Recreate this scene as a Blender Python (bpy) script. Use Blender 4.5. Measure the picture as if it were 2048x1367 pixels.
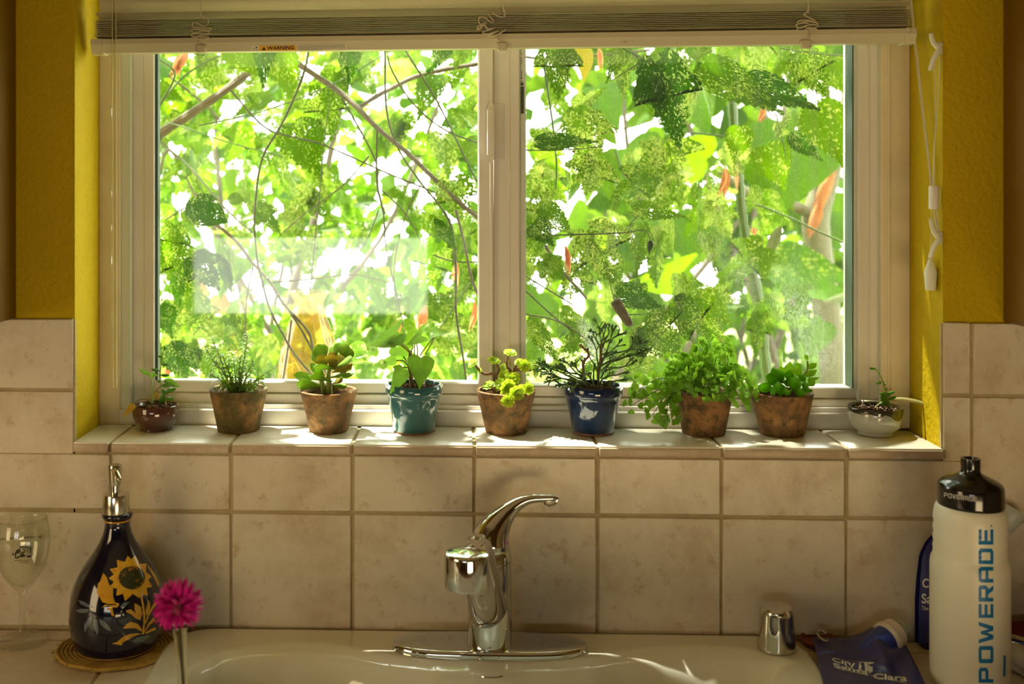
import bpy, bmesh, math, random
from mathutils import Vector, Matrix, noise
R = random.Random(7)
V = Vector
scene = bpy.context.scene
for o in list(bpy.data.objects):
    bpy.data.objects.remove(o)
COL = scene.collection

# ------------------------------------------------------------------ camera
F, PX, PY, YAW, D = 2200.0, 840.5, 382.5, 0.0343, 1.3708      # pixels of a 2048 px wide frame
EYE = V((0.0, -D, 0.5517))                                     # z = 0 is the counter top, y = 0 the tile face
cs, sn = math.cos(YAW), math.sin(YAW)
cam = bpy.data.cameras.new('camera'); camo = bpy.data.objects.new('camera', cam); COL.objects.link(camo)
camo.location = EYE; camo.rotation_euler = (math.pi / 2, 0, YAW)
cam.sensor_width = 36; cam.lens = F / 2048 * 36
cam.shift_x = (1024 - PX) / 2048; cam.shift_y = -(683.5 - PY) / 2048
cam.clip_start = 0.02; cam.clip_end = 200
cam.dof.use_dof = True; cam.dof.focus_distance = 1.45; cam.dof.aperture_fstop = 5.0
scene.camera = camo

# ------------------------------------------------------------------ world, sun, room lights, exposure
w = bpy.data.worlds.new('sky'); scene.world = w; w.use_nodes = True
bg = w.node_tree.nodes['Background']
bg.inputs[0].default_value = (1.0, 0.97, 0.90, 1); bg.inputs[1].default_value = 10.0
SUN_DIR = V((0.40, -0.285, -1.0)).normalized()
sun = bpy.data.lights.new('sun', 'SUN'); suno = bpy.data.objects.new('sun', sun); COL.objects.link(suno)
sun.energy = 34.0; sun.color = (1.0, 0.93, 0.80); sun.angle = 0.012
suno.rotation_euler = SUN_DIR.to_track_quat('-Z', 'Y').to_euler(); suno.location = (-2, 4, 4)

def area(name, loc, target, sx, sy, power, color):
    l = bpy.data.lights.new(name, 'AREA'); o = bpy.data.objects.new(name, l); COL.objects.link(o)
    l.shape = 'RECTANGLE'; l.size = sx; l.size_y = sy; l.energy = power; l.color = color
    o.location = loc; o.rotation_euler = (V(target) - V(loc)).to_track_quat('-Z', 'Y').to_euler()
    return o
area('window_light', (-1.66, -1.25, 0.42), (0.35, 0.0, 0.15), 0.9, 0.9, 10.5, (1.0, 0.74, 0.40))
area('low_fill_light', (0.70, -2.7, -0.46), (0.1, 0.0, 0.10), 1.0, 0.58, 13.0, (1.0, 0.74, 0.40))  # low area lamp added for front fill; no doorway behind the camera
scene.view_settings.view_transform = 'Standard'; scene.view_settings.look = 'None'
scene.view_settings.exposure = 0.5; scene.view_settings.gamma = 1.0
scene.view_settings.use_curve_mapping = False
cy = scene.cycles
cy.use_denoising = True; cy.max_bounces = 10; cy.diffuse_bounces = 4; cy.glossy_bounces = 5
cy.transmission_bounces = 8; cy.transparent_max_bounces = 24
cy.caustics_reflective = False; cy.caustics_refractive = False
cy.sample_clamp_indirect = 6.0

# ------------------------------------------------------------------ pixel <-> world helpers
def dirn(u, v):
    a = (u - PX) / F; b = -(v - PY) / F
    return V((a * cs - sn, a * sn + cs, b))
def at(u, v, Y):
    d = dirn(u, v); return EYE + d * ((Y - EYE.y) / d.y)
def onz(u, v, Z):
    d = dirn(u, v); return EYE + d * ((Z - EYE.z) / d.z)
def depth(p):
    q = p - EYE; return -q.x * sn + q.y * cs
def mpp(p):
    return depth(p) / F

# ------------------------------------------------------------------ mesh helpers
ORI = {}
def root_of(o):
    while o.parent is not None: o = o.parent
    return o
def tag(o, label=None, cat=None, group=None, kind=None):
    if label: o['label'] = label
    if cat: o['category'] = cat
    if group: o['group'] = group
    if kind: o['kind'] = kind
    return o
def thing(name, label, cat, loc, group=None, kind=None):
    o = bpy.data.objects.new(name, None); COL.objects.link(o); o.location = loc
    o.empty_display_size = 0.02; ORI[o.name] = V(loc)
    return tag(o, label, cat, group, kind)
def link(name, me, parent=None):
    o = bpy.data.objects.new(name, me); COL.objects.link(o)
    if parent is not None: o.parent = parent
    return o

class MB:
    def __init__(s): s.v = []; s.f = []
    def add(s, vs, fs):
        n = len(s.v); s.v += [V(p) for p in vs]; s.f += [tuple(i + n for i in f) for f in fs]; return s
    def box(s, x0, x1, y0, y1, z0, z1, b=0.0, seg=1):
        bm = bmesh.new()
        m = Matrix.Translation(((x0 + x1) / 2, (y0 + y1) / 2, (z0 + z1) / 2)) @ Matrix.Diagonal((abs(x1 - x0), abs(y1 - y0), abs(z1 - z0), 1))
        bmesh.ops.create_cube(bm, size=1, matrix=m)
        if b > 0: bmesh.ops.bevel(bm, geom=bm.edges[:], offset=b, segments=seg, affect='EDGES', profile=0.5)
        bm.verts.index_update()
        s.add([v.co for v in bm.verts], [[v.index for v in f.verts] for f in bm.faces]); bm.free(); return s
    def lathe(s, c, prof, n=32, mat=None, close=False):
        c = V(c); k = len(prof); vs = []; fs = []
        for r, z in prof:
            for i in range(n):
                a = 2 * math.pi * i / n; p = V((r * math.sin(a), -r * math.cos(a), z))
                vs.append(c + (mat @ p if mat else p))
        for j in range(k - 1 if not close else k):
            j2 = (j + 1) % k
            for i in range(n):
                i2 = (i + 1) % n
                fs.append((j * n + i, j * n + i2, j2 * n + i2, j2 * n + i))
        return s.add(vs, fs)
    def tube(s, pts, rad, n=6, cap=True, flat=1.0):
        pts = [V(p) for p in pts]; m = len(pts)
        if not hasattr(rad, '__len__'): rad = [rad] * m
        t0 = (pts[1] - pts[0]).normalized()
        u = t0.orthogonal().normalized() if abs(t0.y) > .9 else V((0, 1, 0)).cross(t0).normalized()
        vs = []; fs = []; pt = t0
        for i in range(m):
            t = (pts[min(i + 1, m - 1)] - pts[max(i - 1, 0)])
            t = t.normalized() if t.length > 1e-9 else pt
            u = (u - t * u.dot(t)); u = u.normalized() if u.length > 1e-6 else t.orthogonal().normalized()
            w_ = t.cross(u); pt = t
            for k in range(n):
                a = 2 * math.pi * k / n
                vs.append(pts[i] + (u * math.cos(a) + w_ * math.sin(a) * flat) * rad[i])
        for i in range(m - 1):
            for k in range(n):
                k2 = (k + 1) % n
                fs.append((i * n + k, i * n + k2, (i + 1) * n + k2, (i + 1) * n + k))
        if cap: fs.append(tuple(range(n - 1, -1, -1))); fs.append(tuple((m - 1) * n + k for k in range(n)))
        return s.add(vs, fs)
    def ball(s, c, rx, ry=None, rz=None, sub=1, mat=None):
        ry = rx if ry is None else ry; rz = rx if rz is None else rz
        bm = bmesh.new(); bmesh.ops.create_icosphere(bm, subdivisions=sub, radius=1)
        c = V(c); vs = []
        for q in bm.verts:
            p = V((q.co.x * rx, q.co.y * ry, q.co.z * rz)); vs.append(c + (mat @ p if mat else p))
        bm.verts.index_update()
        s.add(vs, [[q.index for q in f.verts] for f in bm.faces]); bm.free(); return s
    def grid(s, fn, nu, nv):
        vs = [fn(i / nu, j / nv) for j in range(nv + 1) for i in range(nu + 1)]; W = nu + 1
        return s.add(vs, [(j * W + i, j * W + i + 1, (j + 1) * W + i + 1, (j + 1) * W + i) for j in range(nv) for i in range(nu)])
    def mesh(s, name, org=V((0, 0, 0)), smooth=True, ang=40):
        me = bpy.data.meshes.new(name); me.from_pydata([tuple(p - org) for p in s.v], [], s.f); me.validate(); me.update()
        bm = bmesh.new(); bm.from_mesh(me); bmesh.ops.recalc_face_normals(bm, faces=bm.faces[:]); bm.to_mesh(me); bm.free()
        if smooth:
            me.shade_smooth()
            if ang: me.set_sharp_from_angle(angle=math.radians(ang))
        return me
    def build(s, name, mat, parent=None, smooth=True, ang=40, solid=0, sub=0):
        org = ORI.get(root_of(parent).name, V((0, 0, 0))) if parent is not None else V((0, 0, 0))
        me = s.mesh(name, org, smooth, ang); o = link(name, me, parent); me.materials.append(mat)
        if solid:
            m = o.modifiers.new('solidify', 'SOLIDIFY'); m.thickness = solid; m.offset = 0
        if sub:
            m = o.modifiers.new('subsurf', 'SUBSURF'); m.levels = m.render_levels = sub
        return o

def smoothpath(pts, k=6):
    pts = [V(p) for p in pts]; out = []; n = len(pts)
    if n < 3: return [pts[0].lerp(pts[-1], i / k) for i in range(k + 1)]
    for i in range(n - 1):
        p0 = pts[max(i - 1, 0)]; p1 = pts[i]; p2 = pts[i + 1]; p3 = pts[min(i + 2, n - 1)]
        for j in range(k):
            t = j / k
            out.append(0.5 * ((2 * p1) + (p2 - p0) * t + (2 * p0 - 5 * p1 + 4 * p2 - p3) * t * t + (3 * p1 - p0 - 3 * p2 + p3) * t ** 3))
    out.append(pts[-1]); return out
def lin(xs, ys, x):
    if x <= xs[0]: return ys[0]
    for i in range(len(xs) - 1):
        if x <= xs[i + 1]:
            t = (x - xs[i]) / (xs[i + 1] - xs[i]) if xs[i + 1] > xs[i] else 0
            return ys[i] + (ys[i + 1] - ys[i]) * t
    return ys[-1]
def sstep(a, b, x):
    t = min(1, max(0, (x - a) / (b - a))); return t * t * (3 - 2 * t)
def pbar(mb, u0, u1, v0, v1, Yf, Yb, b=0.0012, uz=None):
    um = uz if uz is not None else (u0 + u1) / 2; vm = (v0 + v1) / 2
    return mb.box(at(u0, vm, Yf).x, at(u1, vm, Yf).x, Yf, Yb, at(um, v1, Yf).z, at(um, v0, Yf).z, b)

# flat print laid on a real surface: 2-D shapes in the surface's own front view
def decal(mb, v2, f2, hit, off=0.0004, maxlen=None):
    bm = bmesh.new()
    vs = [bm.verts.new((p[0], p[1], 0)) for p in v2]
    for f in f2:
        try: bm.faces.new([vs[i] for i in f])
        except ValueError: pass
    bmesh.ops.triangulate(bm, faces=bm.faces[:])
    if maxlen:
        for _ in range(5):
            es = [e for e in bm.edges if e.calc_length() > maxlen]
            if not es: break
            bmesh.ops.subdivide_edges(bm, edges=es, cuts=1); bmesh.ops.triangulate(bm, faces=bm.faces[:])
    bm.verts.index_update(); out = []
    for q in bm.verts:
        p = hit(q.co.x, q.co.y); out.append(p + (EYE - p).normalized() * off)
    mb.add(out, [[q.index for q in f.verts] for f in bm.faces]); bm.free()
def hit_lathe(c, zs, rs, back=False):
    c = V(c)
    def h(u, v):
        d = dirn(u, v); t = depth(c)
        a = d.x * d.x + d.y * d.y; ox = EYE.x - c.x; oy = EYE.y - c.y; b = ox * d.x + oy * d.y
        for _ in range(14):
            r = lin(zs, rs, EYE.z + d.z * t - c.z); disc = max(0, b * b - a * (ox * ox + oy * oy - r * r))
            t = (-b + (math.sqrt(disc) if back else -math.sqrt(disc))) / a
        return EYE + d * t
    return h
def text2d(s, bold=0.0):
    cu = bpy.data.curves.new('lettering', 'FONT'); cu.body = s; cu.offset = bold; cu.resolution_u = 3
    ob = bpy.data.objects.new('lettering', cu); me = ob.to_mesh()
    vs = [(p.co.x, p.co.y) for p in me.vertices]; fs = [tuple(p.vertices) for p in me.polygons]
    ob.to_mesh_clear(); bpy.data.objects.remove(ob); bpy.data.curves.remove(cu)
    x0 = min(p[0] for p in vs); x1 = max(p[0] for p in vs); y0 = min(p[1] for p in vs); y1 = max(p[1] for p in vs)
    return [((x - x0) / (x1 - x0), (y - y0) / (y1 - y0)) for x, y in vs], fs
def quadmap(vs, p00, p10, p01, p11):
    return [(p00[0] * (1 - a) * (1 - b) + p10[0] * a * (1 - b) + p01[0] * (1 - a) * b + p11[0] * a * b,
             p00[1] * (1 - a) * (1 - b) + p10[1] * a * (1 - b) + p01[1] * (1 - a) * b + p11[1] * a * b) for a, b in vs]

# ------------------------------------------------------------------ materials
def newmat(name):
    m = bpy.data.materials.new(name); m.use_nodes = True; nt = m.node_tree
    b = nt.nodes['Principled BSDF']; return m, nt, b, nt.nodes['Material Output']
def nd(nt, t, **kw):
    n = nt.nodes.new(t)
    for k, v in kw.items():
        if k.startswith('i_'): n.inputs[k[2:].replace('_', ' ')].default_value = v
        else: setattr(n, k, v)
    return n
def c4(c): return (c[0], c[1], c[2], 1)
def ramp(nt, fac, stops):
    r = nt.nodes.new('ShaderNodeValToRGB'); el = r.color_ramp.elements
    while len(el) < len(stops): el.new(0.5)
    for e, (p, c) in zip(el, stops): e.position = p; e.color = c4(c) if hasattr(c, '__len__') else (c, c, c, 1)
    nt.links.new(fac, r.inputs[0]); return r
def coords(nt, rnd=False):
    tc = nt.nodes.new('ShaderNodeTexCoord')
    if not rnd: return tc.outputs['Object']
    oi = nt.nodes.new('ShaderNodeObjectInfo'); ml = nd(nt, 'ShaderNodeMath', operation='MULTIPLY'); ml.inputs[1].default_value = 37.0
    nt.links.new(oi.outputs['Random'], ml.inputs[0])
    ad = nd(nt, 'ShaderNodeVectorMath', operation='ADD'); nt.links.new(tc.outputs['Object'], ad.inputs[0]); nt.links.new(ml.outputs[0], ad.inputs[1])
    return ad.outputs[0]
def pm(name, col, rough=0.5, metal=0.0, spec=0.5, mott=None, bump=None, coat=0.0, trans=0.0, ior=1.45, sss=0.0, rnd=False):
    """principled; mott=[(scale, colour, low, high), ...] mottles the base colour, bump=(scale, strength, distance)"""
    m, nt, b, out = newmat(name); L = nt.links
    b.inputs['Base Color'].default_value = c4(col); b.inputs['Roughness'].default_value = rough; b.inputs['Metallic'].default_value = metal
    b.inputs['Specular IOR Level'].default_value = spec; b.inputs['Coat Weight'].default_value = coat; b.inputs['Coat Roughness'].default_value = 0.05
    b.inputs['Transmission Weight'].default_value = trans; b.inputs['IOR'].default_value = ior
    if sss: b.inputs['Subsurface Weight'].default_value = sss; b.inputs['Subsurface Radius'].default_value = (0.01, 0.01, 0.006)
    if mott or bump: co = coords(nt, rnd)
    if mott:
        prev = None
        for sc, c, lo, hi in mott:
            nz = nd(nt, 'ShaderNodeTexNoise'); nz.inputs['Scale'].default_value = sc; nz.inputs['Detail'].default_value = 6; nz.inputs['Roughness'].default_value = 0.65
            L.new(co, nz.inputs['Vector']); rp = ramp(nt, nz.outputs[0], [(lo, 0.0), (hi, 1.0)])
            mx = nd(nt, 'ShaderNodeMix', data_type='RGBA'); L.new(rp.outputs[0], mx.inputs[0])
            if prev is None: mx.inputs[6].default_value = c4(col)
            else: L.new(prev, mx.inputs[6])
            mx.inputs[7].default_value = c4(c); prev = mx.outputs[2]
        L.new(prev, b.inputs['Base Color'])
    if bump:
        nz = nd(nt, 'ShaderNodeTexNoise'); nz.inputs['Scale'].default_value = bump[0]; nz.inputs['Detail'].default_value = 4
        L.new(co, nz.inputs['Vector']); bp = nd(nt, 'ShaderNodeBump'); bp.inputs['Strength'].default_value = bump[1]; bp.inputs['Distance'].default_value = bump[2]
        L.new(nz.outputs[0], bp.inputs['Height']); L.new(bp.outputs[0], b.inputs['Normal'])
    return m
def fresnel(nt, ior):
    """same mirror share from either side of a thin sheet"""
    g = nt.nodes.new('ShaderNodeNewGeometry'); m = nd(nt, 'ShaderNodeMix', data_type='FLOAT'); m.inputs[2].default_value = ior; m.inputs[3].default_value = 1 / ior
    nt.links.new(g.outputs['Backfacing'], m.inputs[0]); f = nt.nodes.new('ShaderNodeFresnel'); nt.links.new(m.outputs[0], f.inputs[0]); return f
LEAFK = 1.0; GLOSSK = 0.6
def leafmat(name, dark, light, trans, pale=None, hole=0.0, spk=26.0, rough=0.4, tw=0.62, edge=None, thin=0.5):
    """leaf: glossy skin over diffuse + light coming through; pale = eaten, skeletonised flecks"""
    m, nt, b, out = newmat(name); L = nt.links; nt.nodes.remove(b)
    dark, light, trans = [[c * LEAFK for c in x] for x in (dark, light, trans)]
    if pale: pale = [c * min(1, LEAFK * 1.5) for c in pale]
    co = coords(nt, True)
    nz = nd(nt, 'ShaderNodeTexNoise'); nz.inputs['Scale'].default_value = 2.2; nz.inputs['Detail'].default_value = 3; L.new(co, nz.inputs['Vector'])
    rp = ramp(nt, nz.outputs[0], [(0.35, dark), (0.68, light)]); colr = rp.outputs[0]
    tc = nt.nodes.new('ShaderNodeTexCoord'); sx = nt.nodes.new('ShaderNodeSeparateXYZ'); L.new(tc.outputs['Object'], sx.inputs[0])
    # chevron side veins in the leaf's own frame
    ab = nd(nt, 'ShaderNodeMath', operation='ABSOLUTE'); L.new(sx.outputs[1], ab.inputs[0])
    k = nd(nt, 'ShaderNodeMath', operation='MULTIPLY_ADD'); L.new(ab.outputs[0], k.inputs[0]); k.inputs[1].default_value = -0.9; L.new(sx.outputs[0], k.inputs[2])
    s6 = nd(nt, 'ShaderNodeMath', operation='MULTIPLY'); L.new(k.outputs[0], s6.inputs[0]); s6.inputs[1].default_value = 6.5
    pp = nd(nt, 'ShaderNodeMath', operation='PINGPONG'); L.new(s6.outputs[0], pp.inputs[0]); pp.inputs[1].default_value = 0.5
    mn = nd(nt, 'ShaderNodeMath', operation='MINIMUM'); L.new(pp.outputs[0], mn.inputs[0])
    a8 = nd(nt, 'ShaderNodeMath', operation='MULTIPLY'); L.new(ab.outputs[0], a8.inputs[0]); a8.inputs[1].default_value = 5.0; L.new(a8.outputs[0], mn.inputs[1])
    vr = ramp(nt, mn.outputs[0], [(0.02, 0.55), (0.07, 0.0)])
    mx = nd(nt, 'ShaderNodeMix', data_type='RGBA'); L.new(vr.outputs[0], mx.inputs[0]); L.new(colr, mx.inputs[6]); mx.inputs[7].default_value = c4([min(1, x * 1.5 + 0.01) for x in light]); colr = mx.outputs[2]
    tcol = nd(nt, 'ShaderNodeMix', data_type='RGBA', blend_type='MULTIPLY'); tcol.inputs[0].default_value = 0.35; tcol.inputs[6].default_value = c4(trans)
    r2 = ramp(nt, nz.outputs[0], [(0.35, 0.45), (0.68, 1.0)]); L.new(r2.outputs[0], tcol.inputs[7]); tr_c = tcol.outputs[2]
    if pale:
        n2 = nd(nt, 'ShaderNodeTexNoise'); n2.inputs['Scale'].default_value = spk; n2.inputs['Detail'].default_value = 2; L.new(co, n2.inputs['Vector'])
        n3 = nd(nt, 'ShaderNodeTexNoise'); n3.inputs['Scale'].default_value = 3.0; L.new(co, n3.inputs['Vector'])
        ad = nd(nt, 'ShaderNodeMath', operation='MULTIPLY_ADD'); L.new(n3.outputs[0], ad.inputs[0]); ad.inputs[1].default_value = 0.55; L.new(n2.outputs[0], ad.inputs[2])
        vv = nd(nt, 'ShaderNodeMath', operation='MULTIPLY_ADD'); L.new(vr.outputs[0], vv.inputs[0]); vv.inputs[1].default_value = -0.4; L.new(ad.outputs[0], vv.inputs[2])
        fl = ramp(nt, vv.outputs[0], [(0.935 - 0.2 * thin, 0.0), (0.965 - 0.2 * thin, 1.0)])
        m3 = nd(nt, 'ShaderNodeMix', data_type='RGBA'); L.new(fl.outputs[0], m3.inputs[0]); L.new(tr_c, m3.inputs[6]); m3.inputs[7].default_value = c4(pale); tr_c = m3.outputs[2]
        m4 = nd(nt, 'ShaderNodeMix', data_type='RGBA'); L.new(fl.outputs[0], m4.inputs[0]); L.new(colr, m4.inputs[6]); m4.inputs[7].default_value = c4([x * 0.5 for x in pale]); colr = m4.outputs[2]
    df = nt.nodes.new('ShaderNodeBsdfDiffuse'); L.new(colr, df.inputs[0])
    ts = nt.nodes.new('ShaderNodeBsdfTranslucent'); L.new(tr_c, ts.inputs[0])
    gl = nt.nodes.new('ShaderNodeBsdfGlossy'); gl.inputs['Roughness'].default_value = rough; gl.inputs[0].default_value = (0.9, 0.95, 0.9, 1)
    m1 = nt.nodes.new('ShaderNodeMixShader'); m1.inputs[0].default_value = tw; L.new(df.outputs[0], m1.inputs[1]); L.new(ts.outputs[0], m1.inputs[2])
    fr = fresnel(nt, 1.35)
    gk = nd(nt, 'ShaderNodeMath', operation='MULTIPLY'); L.new(fr.outputs[0], gk.inputs[0]); gk.inputs[1].default_value = GLOSSK
    m2 = nt.nodes.new('ShaderNodeMixShader'); L.new(gk.outputs[0], m2.inputs[0]); L.new(m1.outputs[0], m2.inputs[1]); L.new(gl.outputs[0], m2.inputs[2]); last = m2
    if pale and hole > 0:
        tp = nt.nodes.new('ShaderNodeBsdfTransparent')
        hl = ramp(nt, vv.outputs[0], [(1.01 - 0.2 * thin, 0.0), (1.03 - 0.2 * thin, hole)])
        m5 = nt.nodes.new('ShaderNodeMixShader'); L.new(hl.outputs[0], m5.inputs[0]); L.new(last.outputs[0], m5.inputs[1]); L.new(tp.outputs[0], m5.inputs[2]); last = m5
    L.new(last.outputs[0], out.inputs[0]); return m
def glassmat(name, tint=(0.95, 0.98, 0.96), dirt=None, ior=1.5):
    """thin clear pane: see-through plus Fresnel mirror, with a film of dust"""
    m, nt, b, out = newmat(name); L = nt.links; nt.nodes.remove(b)
    tp = nt.nodes.new('ShaderNodeBsdfTransparent'); tp.inputs[0].default_value = c4(tint)
    gl = nt.nodes.new('ShaderNodeBsdfGlossy'); gl.inputs['Roughness'].default_value = 0.0
    fr = fresnel(nt, ior)
    m1 = nt.nodes.new('ShaderNodeMixShader'); L.new(fr.outputs[0], m1.inputs[0]); L.new(tp.outputs[0], m1.inputs[1]); L.new(gl.outputs[0], m1.inputs[2]); last = m1
    if dirt is not None:
        tr = nt.nodes.new('ShaderNodeBsdfTranslucent'); tr.inputs[0].default_value = (0.85, 0.88, 0.85, 1)
        f = dirt(nt); m2 = nt.nodes.new('ShaderNodeMixShader'); L.new(f, m2.inputs[0]); L.new(last.outputs[0], m2.inputs[1]); L.new(tr.outputs[0], m2.inputs[2]); last = m2
    L.new(last.outputs[0], out.inputs[0]); return m
def clearmat(name, col=(1, 1, 1), rough=0.0, ior=1.45):
    m, nt, b, out = newmat(name); nt.nodes.remove(b)
    g = nt.nodes.new('ShaderNodeBsdfGlass'); g.inputs[0].default_value = c4(col); g.inputs['Roughness'].default_value = rough; g.inputs['IOR'].default_value = ior
    nt.links.new(g.outputs[0], out.inputs[0]); return m
# ------------------------------------------------------------------ materials of the room
M = {}
M['paint'] = pm('yellow_paint', (0.52, 0.375, 0.003), 0.7, spec=0.2, bump=(150, 0.8, 0.003), mott=[(5, (0.48, 0.34, 0.003), 0.4, 0.7)])
M['cabinet'] = pm('ochre_cabinet', (0.18, 0.09, 0.005), 0.5, mott=[(4, (0.15, 0.075, 0.005), 0.4, 0.7)])
M['tile'] = pm('beige_tile', (0.68, 0.61, 0.45), 0.32, spec=0.4, rnd=True,
    mott=[(9, (0.52, 0.41, 0.26), 0.44, 0.72), (22, (0.70, 0.62, 0.47), 0.46, 0.68), (55, (0.50, 0.37, 0.22), 0.57, 0.72), (210, (0.76, 0.69, 0.55), 0.64, 0.70), (75, (0.17, 0.11, 0.05), 0.72, 0.76)],
    bump=(60, 0.35, 0.0025))
M['silltile'] = pm('cream_sill_tile', (0.74, 0.70, 0.56), 0.22, spec=0.5, rnd=True, mott=[(9, (0.68, 0.61, 0.45), 0.45, 0.75), (60, (0.78, 0.74, 0.60), 0.5, 0.7)], bump=(40, 0.12, 0.001))
M['silledge'] = pm('sill_edge_tile', (0.50, 0.39, 0.26), 0.4, rnd=True, mott=[(14, (0.42, 0.31, 0.19), 0.42, 0.7), (80, (0.56, 0.46, 0.33), 0.5, 0.7)], bump=(60, 0.3, 0.001))
M['grout'] = pm('grout', (0.44, 0.35, 0.185), 0.9, mott=[(30, (0.33, 0.25, 0.12), 0.45, 0.7), (140, (0.44, 0.34, 0.18), 0.55, 0.7)], bump=(300, 0.5, 0.001))
M['vinyl'] = pm('window_vinyl', (0.74, 0.70, 0.60), 0.35, mott=[(14, (0.70, 0.65, 0.54), 0.45, 0.75)])
M['vinylgreen'] = pm('window_track', (0.60, 0.63, 0.52), 0.35)
M['trim'] = pm('painted_trim', (0.70, 0.62, 0.42), 0.5, mott=[(10, (0.66, 0.56, 0.34), 0.45, 0.7), (50, (0.40, 0.31, 0.14), 0.68, 0.74)], bump=(30, 0.15, 0.001))
M['gasket'] = pm('gasket', (0.05, 0.09, 0.06), 0.4)
M['black'] = pm('black_ink', (0.01, 0.01, 0.01), 0.6)
M['wall'] = pm('room_paint', (0.24, 0.16, 0.05), 0.7)
M['ceiling'] = pm('room_ceiling', (0.5, 0.42, 0.27), 0.8)
M['floor'] = pm('wood_floor', (0.22, 0.12, 0.05), 0.4, mott=[(6, (0.30, 0.17, 0.08), 0.4, 0.7)])
M['porcelain'] = pm('sink_porcelain', (0.78, 0.77, 0.64), 0.08, spec=0.6, coat=0.6, mott=[(8, (0.74, 0.72, 0.58), 0.45, 0.75)])
M['chrome'] = pm('chrome', (0.64, 0.65, 0.65), 0.06, metal=1.0)
M['chromeworn'] = pm('worn_chrome', (0.72, 0.71, 0.66), 0.14, metal=1.0, mott=[(40, (0.55, 0.53, 0.46), 0.5, 0.7)], bump=(120, 0.15, 0.0006))
M['brushed'] = pm('brushed_steel', (0.60, 0.56, 0.46), 0.28, metal=1.0)
M['counter'] = pm('counter_tile', (0.66, 0.57, 0.42), 0.28, spec=0.5, rnd=True, mott=[(9, (0.58, 0.47, 0.32), 0.42, 0.74), (60, (0.70, 0.62, 0.48), 0.5, 0.7)], bump=(40, 0.15, 0.001))

T = 0.1524; X0 = -0.4367; ZB = 0.1497; ZA = 0.3014; ZTOP = at(100, 638.5, 0).z; ZSILL = EYE.z - 0.3147; YF = 0.1027
xl = at(149.5, 500, 0.006).x; xr = at(1885.5, 500, 0.006).x; ZH = 1.02; WT = 0.17
# ------------------------------------------------------------------ room shell
def shell(name, x0, x1, y0, y1, z0, z1, m):
    o = MB().box(x0, x1, y0, y1, z0, z1).build(name, m, None, smooth=False); tag(o, kind='structure'); return o
ZF = -0.91; ZC = 1.5; RX = 1.75; RY = -3.3
shell('floor', -RX, RX, RY, 0.0, ZF - 0.1, ZF, M['floor'])
shell('ceiling', -RX, RX, RY, 0.17, ZC, ZC + 0.1, M['ceiling'])
shell('wall_left', -RX - 0.1, -RX, RY, 0.17, ZF, ZC, M['wall'])
shell('wall_right', RX, RX + 0.1, RY, 0.17, ZF, ZC, M['wall'])
# back of the room: a wall around a bright window that the left pane mirrors
YG = 0.126
def mirrored(u, v): return at(u, v, 2 * YG - RY)
wa, wb = mirrored(372, 640), mirrored(868, 462)
mb = MB()
mb.box(-RX, wa.x, RY - 0.1, RY, ZF, ZC); mb.box(wb.x, RX, RY - 0.1, RY, ZF, ZC)
mb.box(wa.x, wb.x, RY - 0.1, RY, ZF, wa.z); mb.box(wa.x, wb.x, RY - 0.1, RY, wb.z, ZC)
tag(mb.build('wall_behind', M['wall'], smooth=False), kind='structure')
em, nt, b, out = newmat('daylit_pane'); nt.nodes.remove(b)
e = nt.nodes.new('ShaderNodeEmission'); e.inputs[0].default_value = (1, 0.95, 0.86, 1); e.inputs[1].default_value = 4.0; nt.links.new(e.outputs[0], out.inputs[0])
w2 = thing('window_2', None, None, ((wa.x + wb.x) / 2, RY, wa.z), kind='structure')
mb = MB(); t = 0.03
mb.box(wa.x, wb.x, RY - 0.08, RY + 0.01, wa.z, wa.z + t, 0.003).box(wa.x, wb.x, RY - 0.08, RY + 0.01, wb.z - t, wb.z, 0.003)
mb.box(wa.x, wa.x + t, RY - 0.08, RY + 0.01, wa.z, wb.z, 0.003).box(wb.x - t, wb.x, RY - 0.08, RY + 0.01, wa.z, wb.z, 0.003)
mb.build('frame', M['vinyl'], w2, smooth=False)
MB().box(wa.x + t, wb.x - t, RY - 0.06, RY - 0.05, wa.z + t, wb.z - t).build('pane', em, w2, smooth=False)

# ------------------------------------------------------------------ window wall with tiles
wall = thing('wall_back', None, None, (0, 0, 0), kind='structure')
mb = MB(); y0, y1 = 0.006, WT
mb.box(-RX, xl, y0, y1, ZF, ZC); mb.box(xr, RX, y0, y1, ZF, ZC)
mb.box(xl, xr, y0, y1, ZF, ZSILL - 0.013); mb.box(xl, xr, y0, y1, ZH, ZC)
mb.build('painted_wall', M['paint'], wall, smooth=False)
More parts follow.
